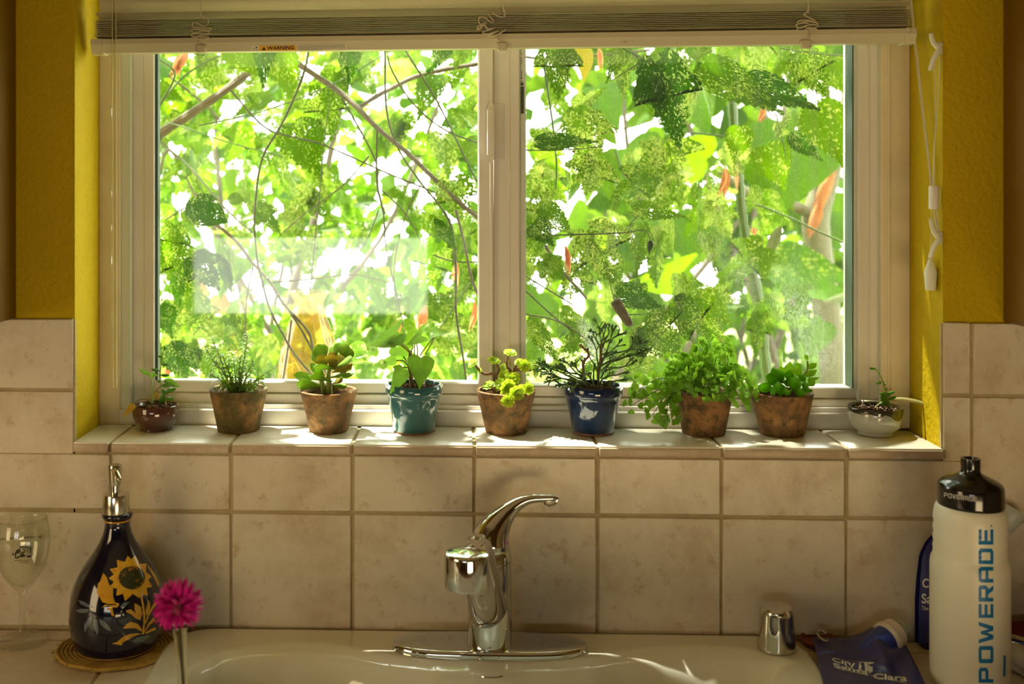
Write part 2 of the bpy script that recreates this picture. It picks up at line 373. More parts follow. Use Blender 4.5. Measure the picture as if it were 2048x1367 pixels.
# grout bed behind the tiles (recessed joints)
mb = MB()
tl = at(146, 700, 0).x; tr = at(1887, 700, 0).x
mb.box(-1.0, tl + 0.002, 0.0022, 0.0062, -0.02, ZTOP - 0.001); mb.box(tr - 0.002, 1.0, 0.0022, 0.0062, -0.02, ZTOP - 0.001)
mb.box(tl, tr, 0.0022, 0.0062, -0.02, ZSILL - 0.012)
mb.build('grout', M['grout'], wall, smooth=False)
g = 0.0020
def tile(x0, x1, z0, z1):
    j = lambda: R.uniform(-0.0006, 0.0006); dy = R.uniform(-0.0006, 0.0004)
    MB().box(x0 + j(), x1 + j(), dy, 0.0055, z0 + j(), z1 + j(), 0.0012, 1).build('tile', M['tile'], wall)
for i in range(-3, 11):
    a, bb = X0 + i * T + g, X0 + (i + 1) * T - g
    tile(a, bb, 0.0045, ZB - g)
    # middle row: cut short under the sill
    if bb < tl or a > tr:
        tile(a, bb, ZB + g, ZA - g); tile(a, bb, ZA + g, ZTOP)
    else:
        if a < tl: tile(a, tl, ZA + g, ZTOP); tile(a, bb, ZB + g, ZSILL - 0.016); MB().box(a, tl, 0, 0.0055, ZSILL - 0.016 + 2 * g * 0, ZA - g, 0.001).build('tile', M['tile'], wall)
        elif bb > tr: tile(tr, bb, ZA + g, ZTOP); tile(a, bb, ZB + g, ZSILL - 0.016); MB().box(tr, bb, 0, 0.0055, ZSILL - 0.016, ZA - g, 0.001).build('tile', M['tile'], wall)
        else: tile(a, bb, ZB + g, ZSILL - 0.016)
# ------------------------------------------------------------------ tiled window sill
sill = thing('trim_1', None, None, ((xl + xr) / 2, 0, ZSILL), kind='structure')
MB().box(xl, xr, -0.0005, YF + 0.05, ZSILL - 0.013, ZSILL - 0.0022).build('grout_bed', M['grout'], sill, smooth=False)
for i in range(-1, 8):
    a = max(X0 + i * T + g, at(148, 880, 0).x); bb = min(X0 + (i + 1) * T - g, at(1884, 893, 0).x)
    if bb - a < 0.01: continue
    MB().box(a, bb, -0.004, YF - 0.001, ZSILL - 0.010, ZSILL, 0.0018, 2).build('tile', M['silltile'], sill)
    MB().box(a, bb, -0.0062, -0.0005, ZSILL - 0.0125, ZSILL - 0.0024, 0.0014, 2).build('edge_tile', M['silledge'], sill)

# ------------------------------------------------------------------ window frame
win = thing('window_1', None, None, ((xl + xr) / 2, YF, ZSILL), kind='structure')
VT = -60
def wpart(name, u0, u1, v0, v1, Yf, Yb, m, b=0.0012, parent=None, uz=None):
    return pbar(MB(), u0, u1, v0, v1, Yf, Yb, b, uz).build(name, M[m] if isinstance(m, str) else m, parent or win)
wpart('jamb', 196, 241, VT, 851, YF, WT, 'trim', 0.002)
wpart('jamb', 1762, 1822, VT, 858, YF, WT, 'trim', 0.002)
wpart('frame_bead', 1776, 1781, VT, 850, YF - 0.002, YF + 0.002, 'trim', 0.0008)
wpart('frame_head', 196, 1822, VT - 60, VT, YF, WT, 'vinyl')
wpart('frame_track', 241, 262, VT, 820, YF + 0.004, WT, 'vinylgreen', 0.001)
wpart('frame_track', 1716, 1762, VT, 800, YF + 0.010, WT, 'vinyl', 0.001)
wpart('frame_rib', 1735.5, 1738.5, VT, 798, YF + 0.0085, YF + 0.012, 'vinyl', 0.0006)
wpart('frame_rib', 1757, 1762, VT, 800, YF + 0.006, YF + 0.012, 'vinylgreen', 0.0006)
wpart('frame_sill', 235, 1770, 822, 856, YF, WT, 'vinyl', 0.0015, uz=1000)
wpart('frame_track', 240, 1764, 811, 826, YF + 0.007, WT, 'vinyl', 0.001, uz=1000)
sash = wpart('sliding_sash', 262, 308.5, VT, 810, YF + 0.014, YF + 0.036, 'vinyl', 0.0015)
wpart('sash_rib', 287, 289, VT, 785, YF + 0.0125, YF + 0.015, 'vinylgreen', 0.0005, sash)
wpart('bottom_rail', 300, 985, 762, 787, YF + 0.0155, YF + 0.036, 'vinyl', 0.0025, sash, uz=630)
wpart('bottom_rail', 300, 985, 787.5, 810, YF + 0.013, YF + 0.036, 'vinyl', 0.0012, sash, uz=630)
wpart('meeting_stile', 956, 986, VT, 800, YF + 0.014, YF + 0.036, 'vinyl', 0.0025, sash)
wpart('stile_bead', 979.5, 986.5, VT, 805, YF + 0.010, YF + 0.016, 'vinyl', 0.0012, sash)
wpart('gasket', 308, 315.5, VT, 766, YF + 0.018, YF + 0.030, 'gasket', 0.0005, sash)
# fixed half
fix = wpart('fixed_sash', 986, 1040, VT, 812, YF + 0.018, YF + 0.05, 'vinyl', 0.002)
wpart('stile_rib', 1019, 1020.2, VT, 800, YF + 0.0172, YF + 0.019, 'trim', 0.0003, fix)
wpart('glazing_bead', 1040, 1052, VT, 778, YF + 0.022, YF + 0.05, 'vinylgreen', 0.0008, fix)
wpart('bottom_rail', 1036, 1720, 773, 796, YF + 0.019, YF + 0.05, 'vinyl', 0.002, fix, uz=1380)
wpart('bottom_rail', 1036, 1724, 796.5, 814, YF + 0.015, YF + 0.05, 'vinyl', 0.001, fix, uz=1380)
wpart('gasket', 1705.5, 1716, VT, 778, YF + 0.014, YF + 0.04, 'vinylgreen', 0.001, fix)
wpart('gasket', 1704.5, 1707, VT, 776, YF + 0.013, YF + 0.04, 'gasket', 0.0003, fix)
# energy sticker on the glazing bead
stk = MB(); Ys = YF + 0.0218
stk2 = MB()
for v0, v1, u0, u1 in [(165, 171, 1041.5, 1047), (173, 227, 1041.5, 1048)]: pbar(stk, u0, u1, v0, v1, Ys - 0.0003, Ys, 0)
for v in [97, 107, 115, 119, 122, 126, 141, 144, 147, 150, 154, 156, 162]: pbar(stk, 1042, 1044, v, v + 1.8, Ys - 0.0003, Ys, 0)
stk.build('sticker_print', pm('sticker_ink', (0.05, 0.07, 0.03), 0.5), fix, smooth=False)
# pull latch on the meeting stile
lt = MB(); Yl = YF + 0.0035
p0, p1 = at(974, 205, Yl), at(990, 322, Yl); cx = (p0.x + p1.x) / 2
lt.box(p0.x, p1.x, Yl, YF + 0.012, at(982, 311, Yl).z, at(982, 216, Yl).z, 0.003, 2)
for va, vb, s in ((217, 205, 1), (310, 324, 1)):
    za, zb = at(982, va, Yl).z, at(982, vb, Yl).z
    lt.add([(p0.x + .0005, Yl + .001, za), (p1.x - .0005, Yl + .001, za), (p1.x - .0005, YF + .012, za), (p0.x + .0005, YF + .012, za),
            (p0.x + .003, Yl + .004, zb), (p1.x - .003, Yl + .004, zb), (p1.x - .003, YF + .012, zb), (p0.x + .003, YF + .012, zb)],
           [(0, 1, 2, 3), (4, 5, 6, 7), (0, 1, 5, 4), (1, 2, 6, 5), (2, 3, 7, 6), (3, 0, 4, 7)])
lt.build('latch_pull', M['vinyl'], sash)
wpart('latch_plate', 986, 1009, 206, 320, YF + 0.0165, YF + 0.019, 'vinyl', 0.0014, fix)
# panes
def dirt_left(nt):
    L = nt.links; co = coords(nt)
    n1 = nd(nt, 'ShaderNodeTexNoise'); n1.inputs['Scale'].default_value = 9; n1.inputs['Detail'].default_value = 5; L.new(co, n1.inputs['Vector'])
    return ramp(nt, n1.outputs[0], [(0.42, 0.001), (0.75, 0.010)]).outputs[0]
pL = pbar(MB(), 312, 962, VT, 768, YG - 0.002, YG + 0.002, 0, uz=635).build('glass_pane', glassmat('pane_glass', dirt=dirt_left), sash, smooth=False)
s0, s1 = at(1530, 560, 0.135), at(1690, 770, 0.135); wc = win.location
def dirt_right(nt):
    """dried spray of dust: a slanting smear low in the pane, speckled"""
    L = nt.links; co = coords(nt)
    n1 = nd(nt, 'ShaderNodeTexNoise'); n1.inputs['Scale'].default_value = 11; n1.inputs['Detail'].default_value = 4; L.new(co, n1.inputs['Vector'])
    n2 = nd(nt, 'ShaderNodeTexNoise'); n2.inputs['Scale'].default_value = 420; n2.inputs['Detail'].default_value = 3; L.new(co, n2.inputs['Vector'])
    def blob(c, rx, rz, ang):
        sb = nd(nt, 'ShaderNodeVectorMath', operation='SUBTRACT'); L.new(co, sb.inputs[0]); sb.inputs[1].default_value = (c.x - wc.x, c.y - wc.y, c.z - wc.z)
        mp = nd(nt, 'ShaderNodeMapping', vector_type='TEXTURE'); L.new(sb.outputs[0], mp.inputs[0]); mp.inputs['Rotation'].default_value = (0, ang, 0); mp.inputs['Scale'].default_value = (rx, 1, rz)
        ln = nd(nt, 'ShaderNodeVectorMath', operation='LENGTH'); L.new(mp.outputs[0], ln.inputs[0])
        ad = nd(nt, 'ShaderNodeMath', operation='MULTIPLY_ADD'); L.new(n1.outputs[0], ad.inputs[0]); ad.inputs[1].default_value = 0.7; hv = nd(nt, 'ShaderNodeMath', operation='MULTIPLY'); L.new(ln.outputs['Value'], hv.inputs[0]); hv.inputs[1].default_value = 0.5; L.new(hv.outputs[0], ad.inputs[2])
        return ramp(nt, ad.outputs[0], [(0.42, 1.0), (0.85, 0.0)]).outputs[0]
    a = blob(at(1615, 640, 0.135), 0.052, 0.105, math.radians(-24)); b2 = blob(at(1190, 690, 0.135), 0.012, 0.05, math.radians(-28)); c2 = blob(at(1480, 540, 0.135), 0.03, 0.07, math.radians(-15))
    s = nd(nt, 'ShaderNodeMath', operation='MAXIMUM'); L.new(a, s.inputs[0]); L.new(b2, s.inputs[1])
    s2 = nd(nt, 'ShaderNodeMath', operation='MULTIPLY_ADD'); L.new(c2, s2.inputs[0]); s2.inputs[1].default_value = 0.5; L.new(s.outputs[0], s2.inputs[2])
    r2 = ramp(nt, n2.outputs[0], [(0.42, 0.01), (0.64, 0.22)])
    m = nd(nt, 'ShaderNodeMath', operation='MULTIPLY'); L.new(s2.outputs[0], m.inputs[0]); L.new(r2.outputs[0], m.inputs[1])
    return nd_add(nt, m.outputs[0], 0.002)
def nd_add(nt, s, c):
    a = nd(nt, 'ShaderNodeMath', operation='ADD'); nt.links.new(s, a.inputs[0]); a.inputs[1].default_value = c; return a.outputs[0]
pR = pbar(MB(), 1046, 1712, VT, 780, 0.133, 0.137, 0, uz=1380).build('glass_pane', glassmat('dusty_glass', dirt=dirt_right), fix, smooth=False)
# insect screen outside the fixed half: woven wires
ys = 0.150; q0, q1 = at(1040, 795, ys), at(1722, VT, ys); sc = MB(); wr = 0.00013
x = q0.x
while x < q1.x: sc.box(x - wr, x + wr, ys, ys + 2 * wr, q0.z, q1.z); x += 0.0019
z = q0.z
while z < q1.z: sc.box(q0.x, q1.x, ys, ys + 2 * wr, z - wr, z + wr); z += 0.0019
o = sc.build('insect_screen', pm('screen_wire', (0.05, 0.055, 0.045), 0.5), win, smooth=False); tag(o, kind='stuff')

# ------------------------------------------------------------------ upper cabinets beside the window
def cabinet(side, label):
    if side < 0: x1 = at(33, 500, 0.006).x; x0 = x1 - 0.38
    else: x0 = at(2006, 500, 0.006).x; x1 = x0 + 0.38
    z0 = ZTOP + 0.001; z1 = 1.2; yb = 0.0055; yf = -0.31
    t = thing('upper_cabinet', label, 'cabinet', ((x0 + x1) / 2, yb, z0))
    MB().box(x0, x1, yf, yb, z0, z1, 0.0015).build('body', M['cabinet'], t)
    d = MB().box(x0 + .01, x1 - .01, yf - .02, yf - 0.0005, z0 + .01, z1 - .01, 0.004).build('door', M['cabinet'], t)
    MB().lathe((x0 + .04 if side > 0 else x1 - .04, yf - .02, z0 + .06), [(0, 0), (.006, 0), (.006, .012), (.014, .018), (.012, .026), (0, .028)], 16, Matrix.Rotation(math.pi / 2, 3, 'X')).build('knob', M['brushed'], d)
cabinet(-1, 'dark ochre upper cabinet at the edge of the picture beside the blind tilt wand')
cabinet(1, 'dark ochre upper cabinet above the white squeeze bottle')

# ------------------------------------------------------------------ sink and tiled counter
SX0, SX1, SYB, SYF, SR = at(300, 1300, 0).x + 0.02, at(1640, 1367, -.15).x + 0.004, -0.006, -0.44, 0.055
SX0 = onz(300, 1362, 0).x - 0.006; SX1 = onz(1641, 1350, 0).x + 0.004
H = 0.009
def sd_round(x, y):
    cx, cy_ = (SX0 + SX1) / 2, (SYB + SYF) / 2; hx, hy = (SX1 - SX0) / 2, (SYB - SYF) / 2
    qx, qy = abs(x - cx) - hx + SR, abs(y - cy_) - hy + SR
    return math.hypot(max(qx, 0), max(qy, 0)) + min(max(qx, qy), 0) - SR
bx_u = [300, 400, 446, 500, 571, 640, 700, 778, 870, 1090, 1180, 1240, 1320, 1400, 1480, 1540, 1600, 1660]
bx_v = [1392, 1330, 1308, 1297, 1291, 1292, 1299, 1316, 1327, 1327, 1320, 1309, 1299, 1296, 1300, 1310, 1330, 1380]
bpts = [onz(u, v, H) for u, v in zip(bx_u, bx_v)]; bxs = [p.x for p in bpts]; bys = [p.y for p in bpts]
def basin(x, y):
    return lin(bxs, bys, x) - y
def sink_z(x, y):
    s = sd_round(x, y)
    if s > 0: return -0.006
    edge = H * math.sqrt(max(0, 1 - (1 - min(1, -s / H)) ** 2))
    dd = min(basin(x, y), (x - SX0) - 0.035, (SX1 - x) - 0.035, (y - SYF) - 0.075)
    dip = 0.006 * sstep(-0.012, 0.010, dd) + 0.17 * sstep(0.004, 0.10, dd)
    return edge - dip
NX, NY = 190, 120
def sg(a, b_):
    x = SX0 - 0.002 + (SX1 - SX0 + 0.004) * a; y = SYF - 0.002 + (SYB - SYF + 0.004) * b_
    return V((x, y, sink_z(x, y)))
sk = thing('kitchen_sink', 'white porcelain kitchen sink with a wavy basin under the faucet', 'sink', ((SX0 + SX1) / 2, (SYB + SYF) / 2, 0))
MB().grid(sg, NX, NY).build('basin', M['porcelain'], sk, ang=0)
c = onz(983, 1350, -0.008); n = V((0, -0.6, 0.8)).normalized(); rot = n.to_track_quat('Z', 'Y').to_matrix()
def sink_p(u, v):
    p = onz(u, v, 0.0)
    for _ in range(12): p = onz(u, v, sink_z(p.x, p.y))
    return p
MB().tube([sink_p(983 + 24 * math.cos(a), 1350 + 5 * math.sin(a)) + V((0, -.0004, .0006)) for a in [i * math.pi / 12 for i in range(25)]], 0.0009, 6).build('overflow_ring', M['chromeworn'], sk)
ctr = thing('counter', 'cream tiled countertop around the white sink', 'countertop', (0, -0.3, -0.02))
MB().box(-1.1, SX0 + 0.018, -0.62, 0.0, -0.04, -0.0022).box(SX1 - 0.018, 1.1, -0.62, 0.0, -0.04, -0.0022).box(SX0 - .01, SX1 + .01, -0.62, SYF + 0.03, -0.04, -0.0022).build('grout_bed', M['grout'], ctr, smooth=False)
def ctile(x0, x1, y0, y1):
    if x1 - x0 > 0.01 and y1 - y0 > 0.01: MB().box(x0, x1, y0, y1, -0.008, R.uniform(-.0003, .0003), 0.0015, 1).build('tile', M['counter'], ctr)
yj = [-0.003, -0.034, -0.034 - T, -0.034 - 2 * T, -0.034 - 3 * T, -0.62]
for k in range(len(yj) - 1):
    off = 0.065 if k % 2 else 0.0
    for i in range(-5, 7):
        a, bb = X0 + i * T + off - 0.04, X0 + (i + 1) * T + off - 0.04
        if bb < -1.0 or a > 1.05: continue
        if a < SX0 + 0.018: ctile(a + g, min(bb - g, SX0 + 0.018), yj[k + 1] + g / 2, yj[k] - g / 2)
        if bb > SX1 - 0.018: ctile(max(a + g, SX1 - 0.018), bb - g, yj[k + 1] + g / 2, yj[k] - g / 2)
        lo, hi = max(a + g, SX0 + .018), min(bb - g, SX1 - .018)
        y1_ = min(yj[k] - g / 2, SYF + 0.03)
        if hi > lo: ctile(lo, hi, yj[k + 1] + g / 2, y1_)
shell('wall_partition', -1.1, 1.1, -0.60, -0.58, ZF, -0.041, M['cabinet'])
# ------------------------------------------------------------------ mini blind, pulled up
M['slat'] = pm('blind_slat', (0.66, 0.60, 0.40), 0.35, mott=[(6, (0.62, 0.55, 0.34), 0.45, 0.7)])
nt = M['slat'].node_tree; _b = nt.nodes['Principled BSDF']; _t = nt.nodes.new('ShaderNodeBsdfTranslucent'); _t.inputs[0].default_value = (0.70, 0.64, 0.42, 1)
_m = nt.nodes.new('ShaderNodeMixShader'); _m.inputs[0].default_value = 0.3; nt.links.new(_b.outputs[0], _m.inputs[1]); nt.links.new(_t.outputs[0], _m.inputs[2]); nt.links.new(_m.outputs[0], nt.nodes['Material Output'].inputs[0])
M['rail'] = pm('blind_rail', (0.62, 0.57, 0.37), 0.4, mott=[(40, (0.42, 0.30, 0.14), 0.66, 0.76)])
M['cord'] = pm('blind_cord', (0.62, 0.54, 0.36), 0.8, bump=(900, 0.4, 0.0004))
M['wand'] = glassmat('wand_acrylic', (0.97, 0.96, 0.86))
M['plastic'] = pm('clear_plastic', (0.80, 0.80, 0.62), 0.2, trans=0.1, ior=1.3)
YB = 0.045
bl = thing('mini_blind', 'cream metal mini blind pulled up at the window top with tangled ladder cords', 'blind', tuple(at(1005, 60, YB)))
b0, b1 = at(196, 90, YB), at(1818, 75, YB)
def tz(x): return -0.0088 * (0.5 - (x - b0.x) / (b1.x - b0.x))            # it hangs lower on one side
zr = at(1005, 96, YB - .0075).z                                           # rail bottom (mid)
def strip(mb, prof, x0, x1, n=24):
    k = len(prof)
    def fn(a, b_):
        x = x0 + (x1 - x0) * a; p = prof[round(b_ * k) % k]; return V((x, p[0], p[1] + tz(x)))
    mb.grid(fn, n, k)
    mb.add([(x0, p[0], p[1] + tz(x0)) for p in prof], [tuple(range(k))]); mb.add([(x1, p[0], p[1] + tz(x1)) for p in prof], [tuple(range(k))]); return mb
HR = 0.0176
railp = [(YB - .012, zr + HR), (YB - .013, zr + HR - .0065), (YB - .0075, zr), (YB + .009, zr), (YB + .012, zr + HR - .007), (YB + .011, zr + HR)]
strip(MB(), railp, b0.x + .004, b1.x - .004).build('bottom_rail', M['rail'], bl, ang=30)
for x0, x1 in ((b0.x - .005, b0.x + .010), (b1.x - .010, b1.x + .004)):
    capp = [(YB + (y - YB) * 1.09 - .0006, zr + HR / 2 + (z - zr - HR / 2) * 1.10 - .0008) for y, z in railp]
    strip(MB(), capp, x0, x1, 1).build('end_cap', M['rail'], bl, ang=30)
def slatp(yc, zc, ang, wdt=0.0255, th=0.0006):
    up = []; dn = []
    for i in range(6):
        s = (i / 5 - .5) * wdt; bow = 0.0016 * (1 - (2 * s / wdt) ** 2)
        y = yc + s * math.cos(ang) - bow * math.sin(ang); z = zc + s * math.sin(ang) + bow * math.cos(ang)
        up.append((y, z + th / 2)); dn.append((y, z - th / 2))
    return up + dn[::-1]
zs = zr + HR + 0.0012
for i in range(10):
    strip(MB(), slatp(YB + R.uniform(-.0008, .0008), zs, -0.17 + R.uniform(-.02, .02)), b0.x, b1.x - .003).build('slat', M['slat'], bl, ang=30)
    zs += 0.0023
zs += 0.0045; strip(MB(), slatp(YB, zs, -0.42), b0.x, b1.x - .002).build('slat', M['slat'], bl, ang=30)
for i in range(9):
    zs += 0.0165; strip(MB(), slatp(YB + 0.001, zs, -1.02 + R.uniform(-.03, .03)), b0.x + .002, b1.x - .006).build('slat', M['slat'], bl, ang=30)
MB().box(b0.x, b1.x, YB - .014, YB + .016, zs + 0.012, zs + 0.036, 0.002).build('head_rail', M['rail'], bl)
ZHR = zs + 0.02
def px_path(pts, Y, k=5): return smoothpath([at(u, v, Y) for u, v in pts], k)
for uc, seed, dv in ((402, 3, 4), (985, 5, 0), (1614, 9, -4)):
    rr = random.Random(seed); Yc = YB - 0.0165
    if uc == 402: loops = [(403, 0), (401, 20), (404, 33), (415, 36), (416, 48), (406, 52), (395, 46), (386, 46), (386, 54), (402, 55), (421, 57), (417, 61), (398, 58), (384, 60), (388, 66), (404, 62), (418, 64), (414, 68), (396, 66), (382, 70), (390, 74), (404, 71), (417, 74), (410, 79), (394, 77), (391, 73), (412, 76), (400, 80), (399, 88), (401, 93)]
    elif uc == 985: loops = [(1006, 0), (1010, 20), (1008, 33), (995, 32), (984, 24), (977, 29), (987, 42), (982, 45), (968, 34), (958, 36), (960, 48), (972, 45), (956, 54), (957, 60), (968, 50), (976, 58), (990, 55), (978, 60), (965, 64), (974, 68), (990, 64), (998, 62), (985, 67), (976, 72), (992, 71), (1010, 60), (1000, 66), (990, 72), (998, 80), (1003, 83)]
    else: loops = [(1617, 0), (1615, 22), (1608, 29), (1624, 38), (1630, 42), (1612, 40), (1598, 42), (1596, 47), (1612, 43), (1634, 45), (1630, 50), (1608, 46), (1592, 50), (1600, 56), (1618, 50), (1636, 50), (1628, 56), (1606, 54), (1594, 58), (1602, 63), (1620, 55), (1636, 60), (1618, 57), (1622, 64), (1618, 76)]
    pts = [at(u, v, Yc - rr.uniform(0, .006) * (4 < i < len(loops) - 4)) for i, (u, v) in enumerate(loops)]
    pts = [V((pts[0].x, Yc, ZHR))] + pts
    MB().tube(smoothpath(pts, 5), 0.00085, 5).build('ladder_cord', M['cord'], bl)
    vb = {402: 97, 985: 93, 1614: 88}[uc]; u2 = {402: 402, 985: 1004, 1614: 1612}[uc]
    pc = at(u2, vb, YB - 0.0135)
    MB().box(pc.x - .0062, pc.x + .0062, pc.y - .002, pc.y + .006, pc.z - .0055, pc.z + .0050, .0012).build('cord_clip', M['rail'], bl)
    lp = [(u2 - 8, vb + 6), (u2 - 6, vb + 12), (u2 + 3, vb + 16), (u2 + 11, vb + 12), (u2 + 10, vb + 4)]
    MB().tube(px_path(lp, YB - .008), 0.00035, 5).build('wire_loop', M['brushed'], bl)
# warning label on the rail's lower face
pa, pb = at(504, 93, YB - .0125), at(692, 89, YB - .0125)
def railface(u, v):   # point on the slanted lower face of the rail
    best = at(u, v, YB - .012)
    for _ in range(8):
        zz = best.z - tz(best.x); t_ = max(0, min(1, (zr + HR - .0065 - zz) / (HR - .0065))); best = at(u, v, YB - .013 + .0055 * t_)
    return best
def rect(mb, u0, u1, vl0, vr0, vl1, vr1, off):
    decal(mb, [(u0, vl0), (u1, vr0), (u1, vr1), (u0, vl1)], [(0, 1, 2, 3)], railface, off, 12)
def lv(u): return 91.0 - (u - 504) * 0.019
tagm = pm('label_paper', (0.72, 0.66, 0.47), 0.5); lab = MB(); rect(lab, 503, 694, lv(503), lv(694), lv(503) + 11.5, lv(694) + 13, .0003)
wl = lab.build('warning_label', tagm, bl, smooth=False)
og = MB(); rect(og, 518.5, 593, lv(518) + .8, lv(593) + .8, lv(518) + 11, lv(593) + 11.8, .0005); og.build('label_panel', pm('label_orange', (0.80, 0.42, 0.02), 0.5), wl, smooth=False)
tx = MB(); vs, fs = text2d('WARNING', 0.025)
decal(tx, quadmap(vs, (534, lv(534) + 9.6), (588, lv(588) + 9.6), (534, lv(534) + 1.8), (588, lv(588) + 1.8)), fs, railface, .0007)
decal(tx, [(523.5, lv(524) + 9.6), (532, lv(532) + 9.6), (528, lv(528) + 3.2)], [(0, 1, 2)], railface, .0007)
lines = ['Cords and bead chains can loop around a child\'s neck and STRANGLE.', '\u2022 Always keep cords and bead chains out of children\'s reach.', '\u2022 Move furniture away from cords and bead chains. Children can', 'climb furniture to get to cords.']
for k, s in enumerate(lines):
    vs, fs = text2d(s, 0.012); ue = [690, 690, 691, 645][k]; us = [595, 595, 595, 600][k]
    decal(tx, quadmap(vs, (us, lv(us) + 3.6 + 2.9 * k), (ue, lv(ue) + 3.6 + 2.9 * k), (us, lv(us) + 1.2 + 2.9 * k), (ue, lv(ue) + 1.2 + 2.9 * k)), fs, railface, .0007)
for (u, v, r) in [(513, 4, 1.6), (509, 6, 1.0), (508, 9.5, .9), (514, 9, .9)]:
    decal(tx, [(u + r * math.cos(a), lv(u) + v + r * math.sin(a)) for a in [i * .785 for i in range(8)]], [tuple(range(8))], railface, .0006)
tx.build('label_print', M['black'], wl, smooth=False)
# tilt wand: clear acrylic rod hanging in front
pt = at(228, 0, YB - .024); pbm = at(230, 776, YB - .024)
MB().lathe((pt.x, pt.y, 0), [(0, pbm.z), (.0032, pbm.z), (.0032, pt.z + .12), (0, pt.z + .12)], 6).build('tilt_wand', M['wand'], bl, smooth=False)
for du in (-3.6, 3.6):
    MB().tube([at(228 + du, -60, YB - .024), at(230 + du, 775, YB - .024)], 0.00055, 5).build('wand_edge', M['plastic'], bl)
# lift cords, condenser and tassel against the reveal
xw = xr - 0.010
def wl_at(v, y, dx=0): # point near the reveal face at image row v
    p = V((xw + dx, y, 0)); p.z = EYE.z - (v - PY) / F * depth(p); return p
def cordp(pts, name='lift_cord', r=0.0008):
    MB().tube([V(p) for p in pts], r, 5).build(name, M['cord'], bl)
def onx(u, v, X):      # where the line of sight meets the plane x = X
    d = dirn(u, v); return EYE + d * ((X - EYE.x) / d.x)
XC = xr - 0.006
for du in (0, 3):
    cordp([at(1815 + du, -60, YB - 0.018), onx(1820 + du, 0, XC - 0.006), onx(1826 + du, 60, XC - .005), onx(1844 + du, 220, XC - .004), onx(1862 + du * .6, 372, XC)], r=0.0009)
cordp(smoothpath([onx(1866, 372, XC), onx(1868, 300, XC), onx(1871, 232, XC), onx(1870, 120, XC), onx(1874, 112, XC), onx(1880, 120, XC), onx(1874, 232, XC), onx(1869, 300, XC), onx(1868, 372, XC)]), r=0.0006)
q0 = onx(1868, 371, XC - .004); q1 = onx(1869.5, 418, XC - .004)
MB().lathe((q0.x, q0.y, 0), [(0, q0.z), (.0055, q0.z - .0005), (.0062, q0.z - .002), (.0062, q1.z + .002), (.0055, q1.z), (0, q1.z)], 20).build('cord_condenser', M['vinyl'], bl)
for a, b_ in (((1864, 418), (1861, 512)), ((1867, 418), (1876, 470)), ((1870, 418), (1878, 478)), ((1874, 418), (1880, 486))):
    cordp([onx(*a, XC), onx(*b_, XC)], r=0.0006)
tp = onx(1861, 516, XC - .002); tb = onx(1861, 580, XC - .002); hz = tp.z - tb.z
MB().lathe((tp.x, tp.y, tb.z), [(0, 0), (.0058, 0), (.0063, .002), (.0078, hz * .55), (.0074, hz * .62), (.003, hz * .95), (.0012, hz), (0, hz)], 14).build('tassel', M['plastic'], bl)
def cleat(vt, vm, vb, label):
    pts = [onx(1862, vt, XC - .012), onx(1866, vt + (vm - vt) * .55, XC - .008), onx(1875, vm - 3, XC - .002), onx(1878, vm, XC), onx(1876, vm + 5, XC - .002), onx(1867, vm + (vb - vm) * .5, XC - .008), onx(1860, vb, XC - .012)]
    t = thing('cord_cleat', label, 'cleat', tuple(onx(1878, vm, XC + .005)))
    mb = MB(); mb.tube(smoothpath(pts, 5), [.0028 + .0008 * math.sin(i / 30 * math.pi) for i in range(31)], 8, flat=0.7)
    mb.build('prongs', M['plastic'], t)
    c = onx(1877, vm, XC + .002); MB().box(c.x - .002, xr - .0002, c.y - .005, c.y + .005, c.z - .008, c.z + .008, .0015).build('mounting_plate', M['plastic'], t)
    for dz in (-.004, .004): MB().ball(c + V((-.003, 0, dz)), .0014).build('screw', M['brushed'], t)
cleat(66, 97, 141, 'clear plastic cord cleat on the yellow reveal, just below the blind')
cleat(437, 475, 516, 'clear plastic cord cleat on the yellow reveal, above the cord tassel')

# ------------------------------------------------------------------ leaf shapes (unit length along x, unit width along y)
def flatleaf(half, fold=0.10, droop=0.10, rings=(0.55, 1.0), center=0.42, serr=0, samp=14):
    xs = [p[0] for p in half]; ys_ = [p[1] for p in half]
    # resample the half outline
    L_ = [0]
    for i in range(1, len(half)): L_.append(L_[-1] + math.dist(half[i], half[i - 1]))
    out = []
    for i in range(samp + 1):
        s = L_[-1] * i / samp; x = lin(L_, xs, s); y = lin(L_, ys_, s)
        if serr and 0 < i < samp: y += serr * (0.5 if i % 2 else -0.5); x += serr * (0.4 if i % 2 else -0.2)
        out.append((x, max(0, y)))
    ol = out + [(x, -y) for x, y in out[-2:0:-1]]
    vs = [(center, 0, 0)]; fs = []; n = len(ol)
    def zf(x, y): return fold * abs(y) - droop * (x - 0.3) ** 2
    for r in rings:
        for x, y in ol:
            X = center + (x - center) * r; Y = y * r; vs.append((X, Y, zf(X, Y)))
    for i in range(n):
        j = (i + 1) % n; fs.append((0, 1 + i, 1 + j))
        for k in range(len(rings) - 1): fs.append((1 + k * n + i, 1 + (k + 1) * n + i, 1 + (k + 1) * n + j, 1 + k * n + j))
    vs[0] = (center, 0, zf(center, 0)); return vs, fs
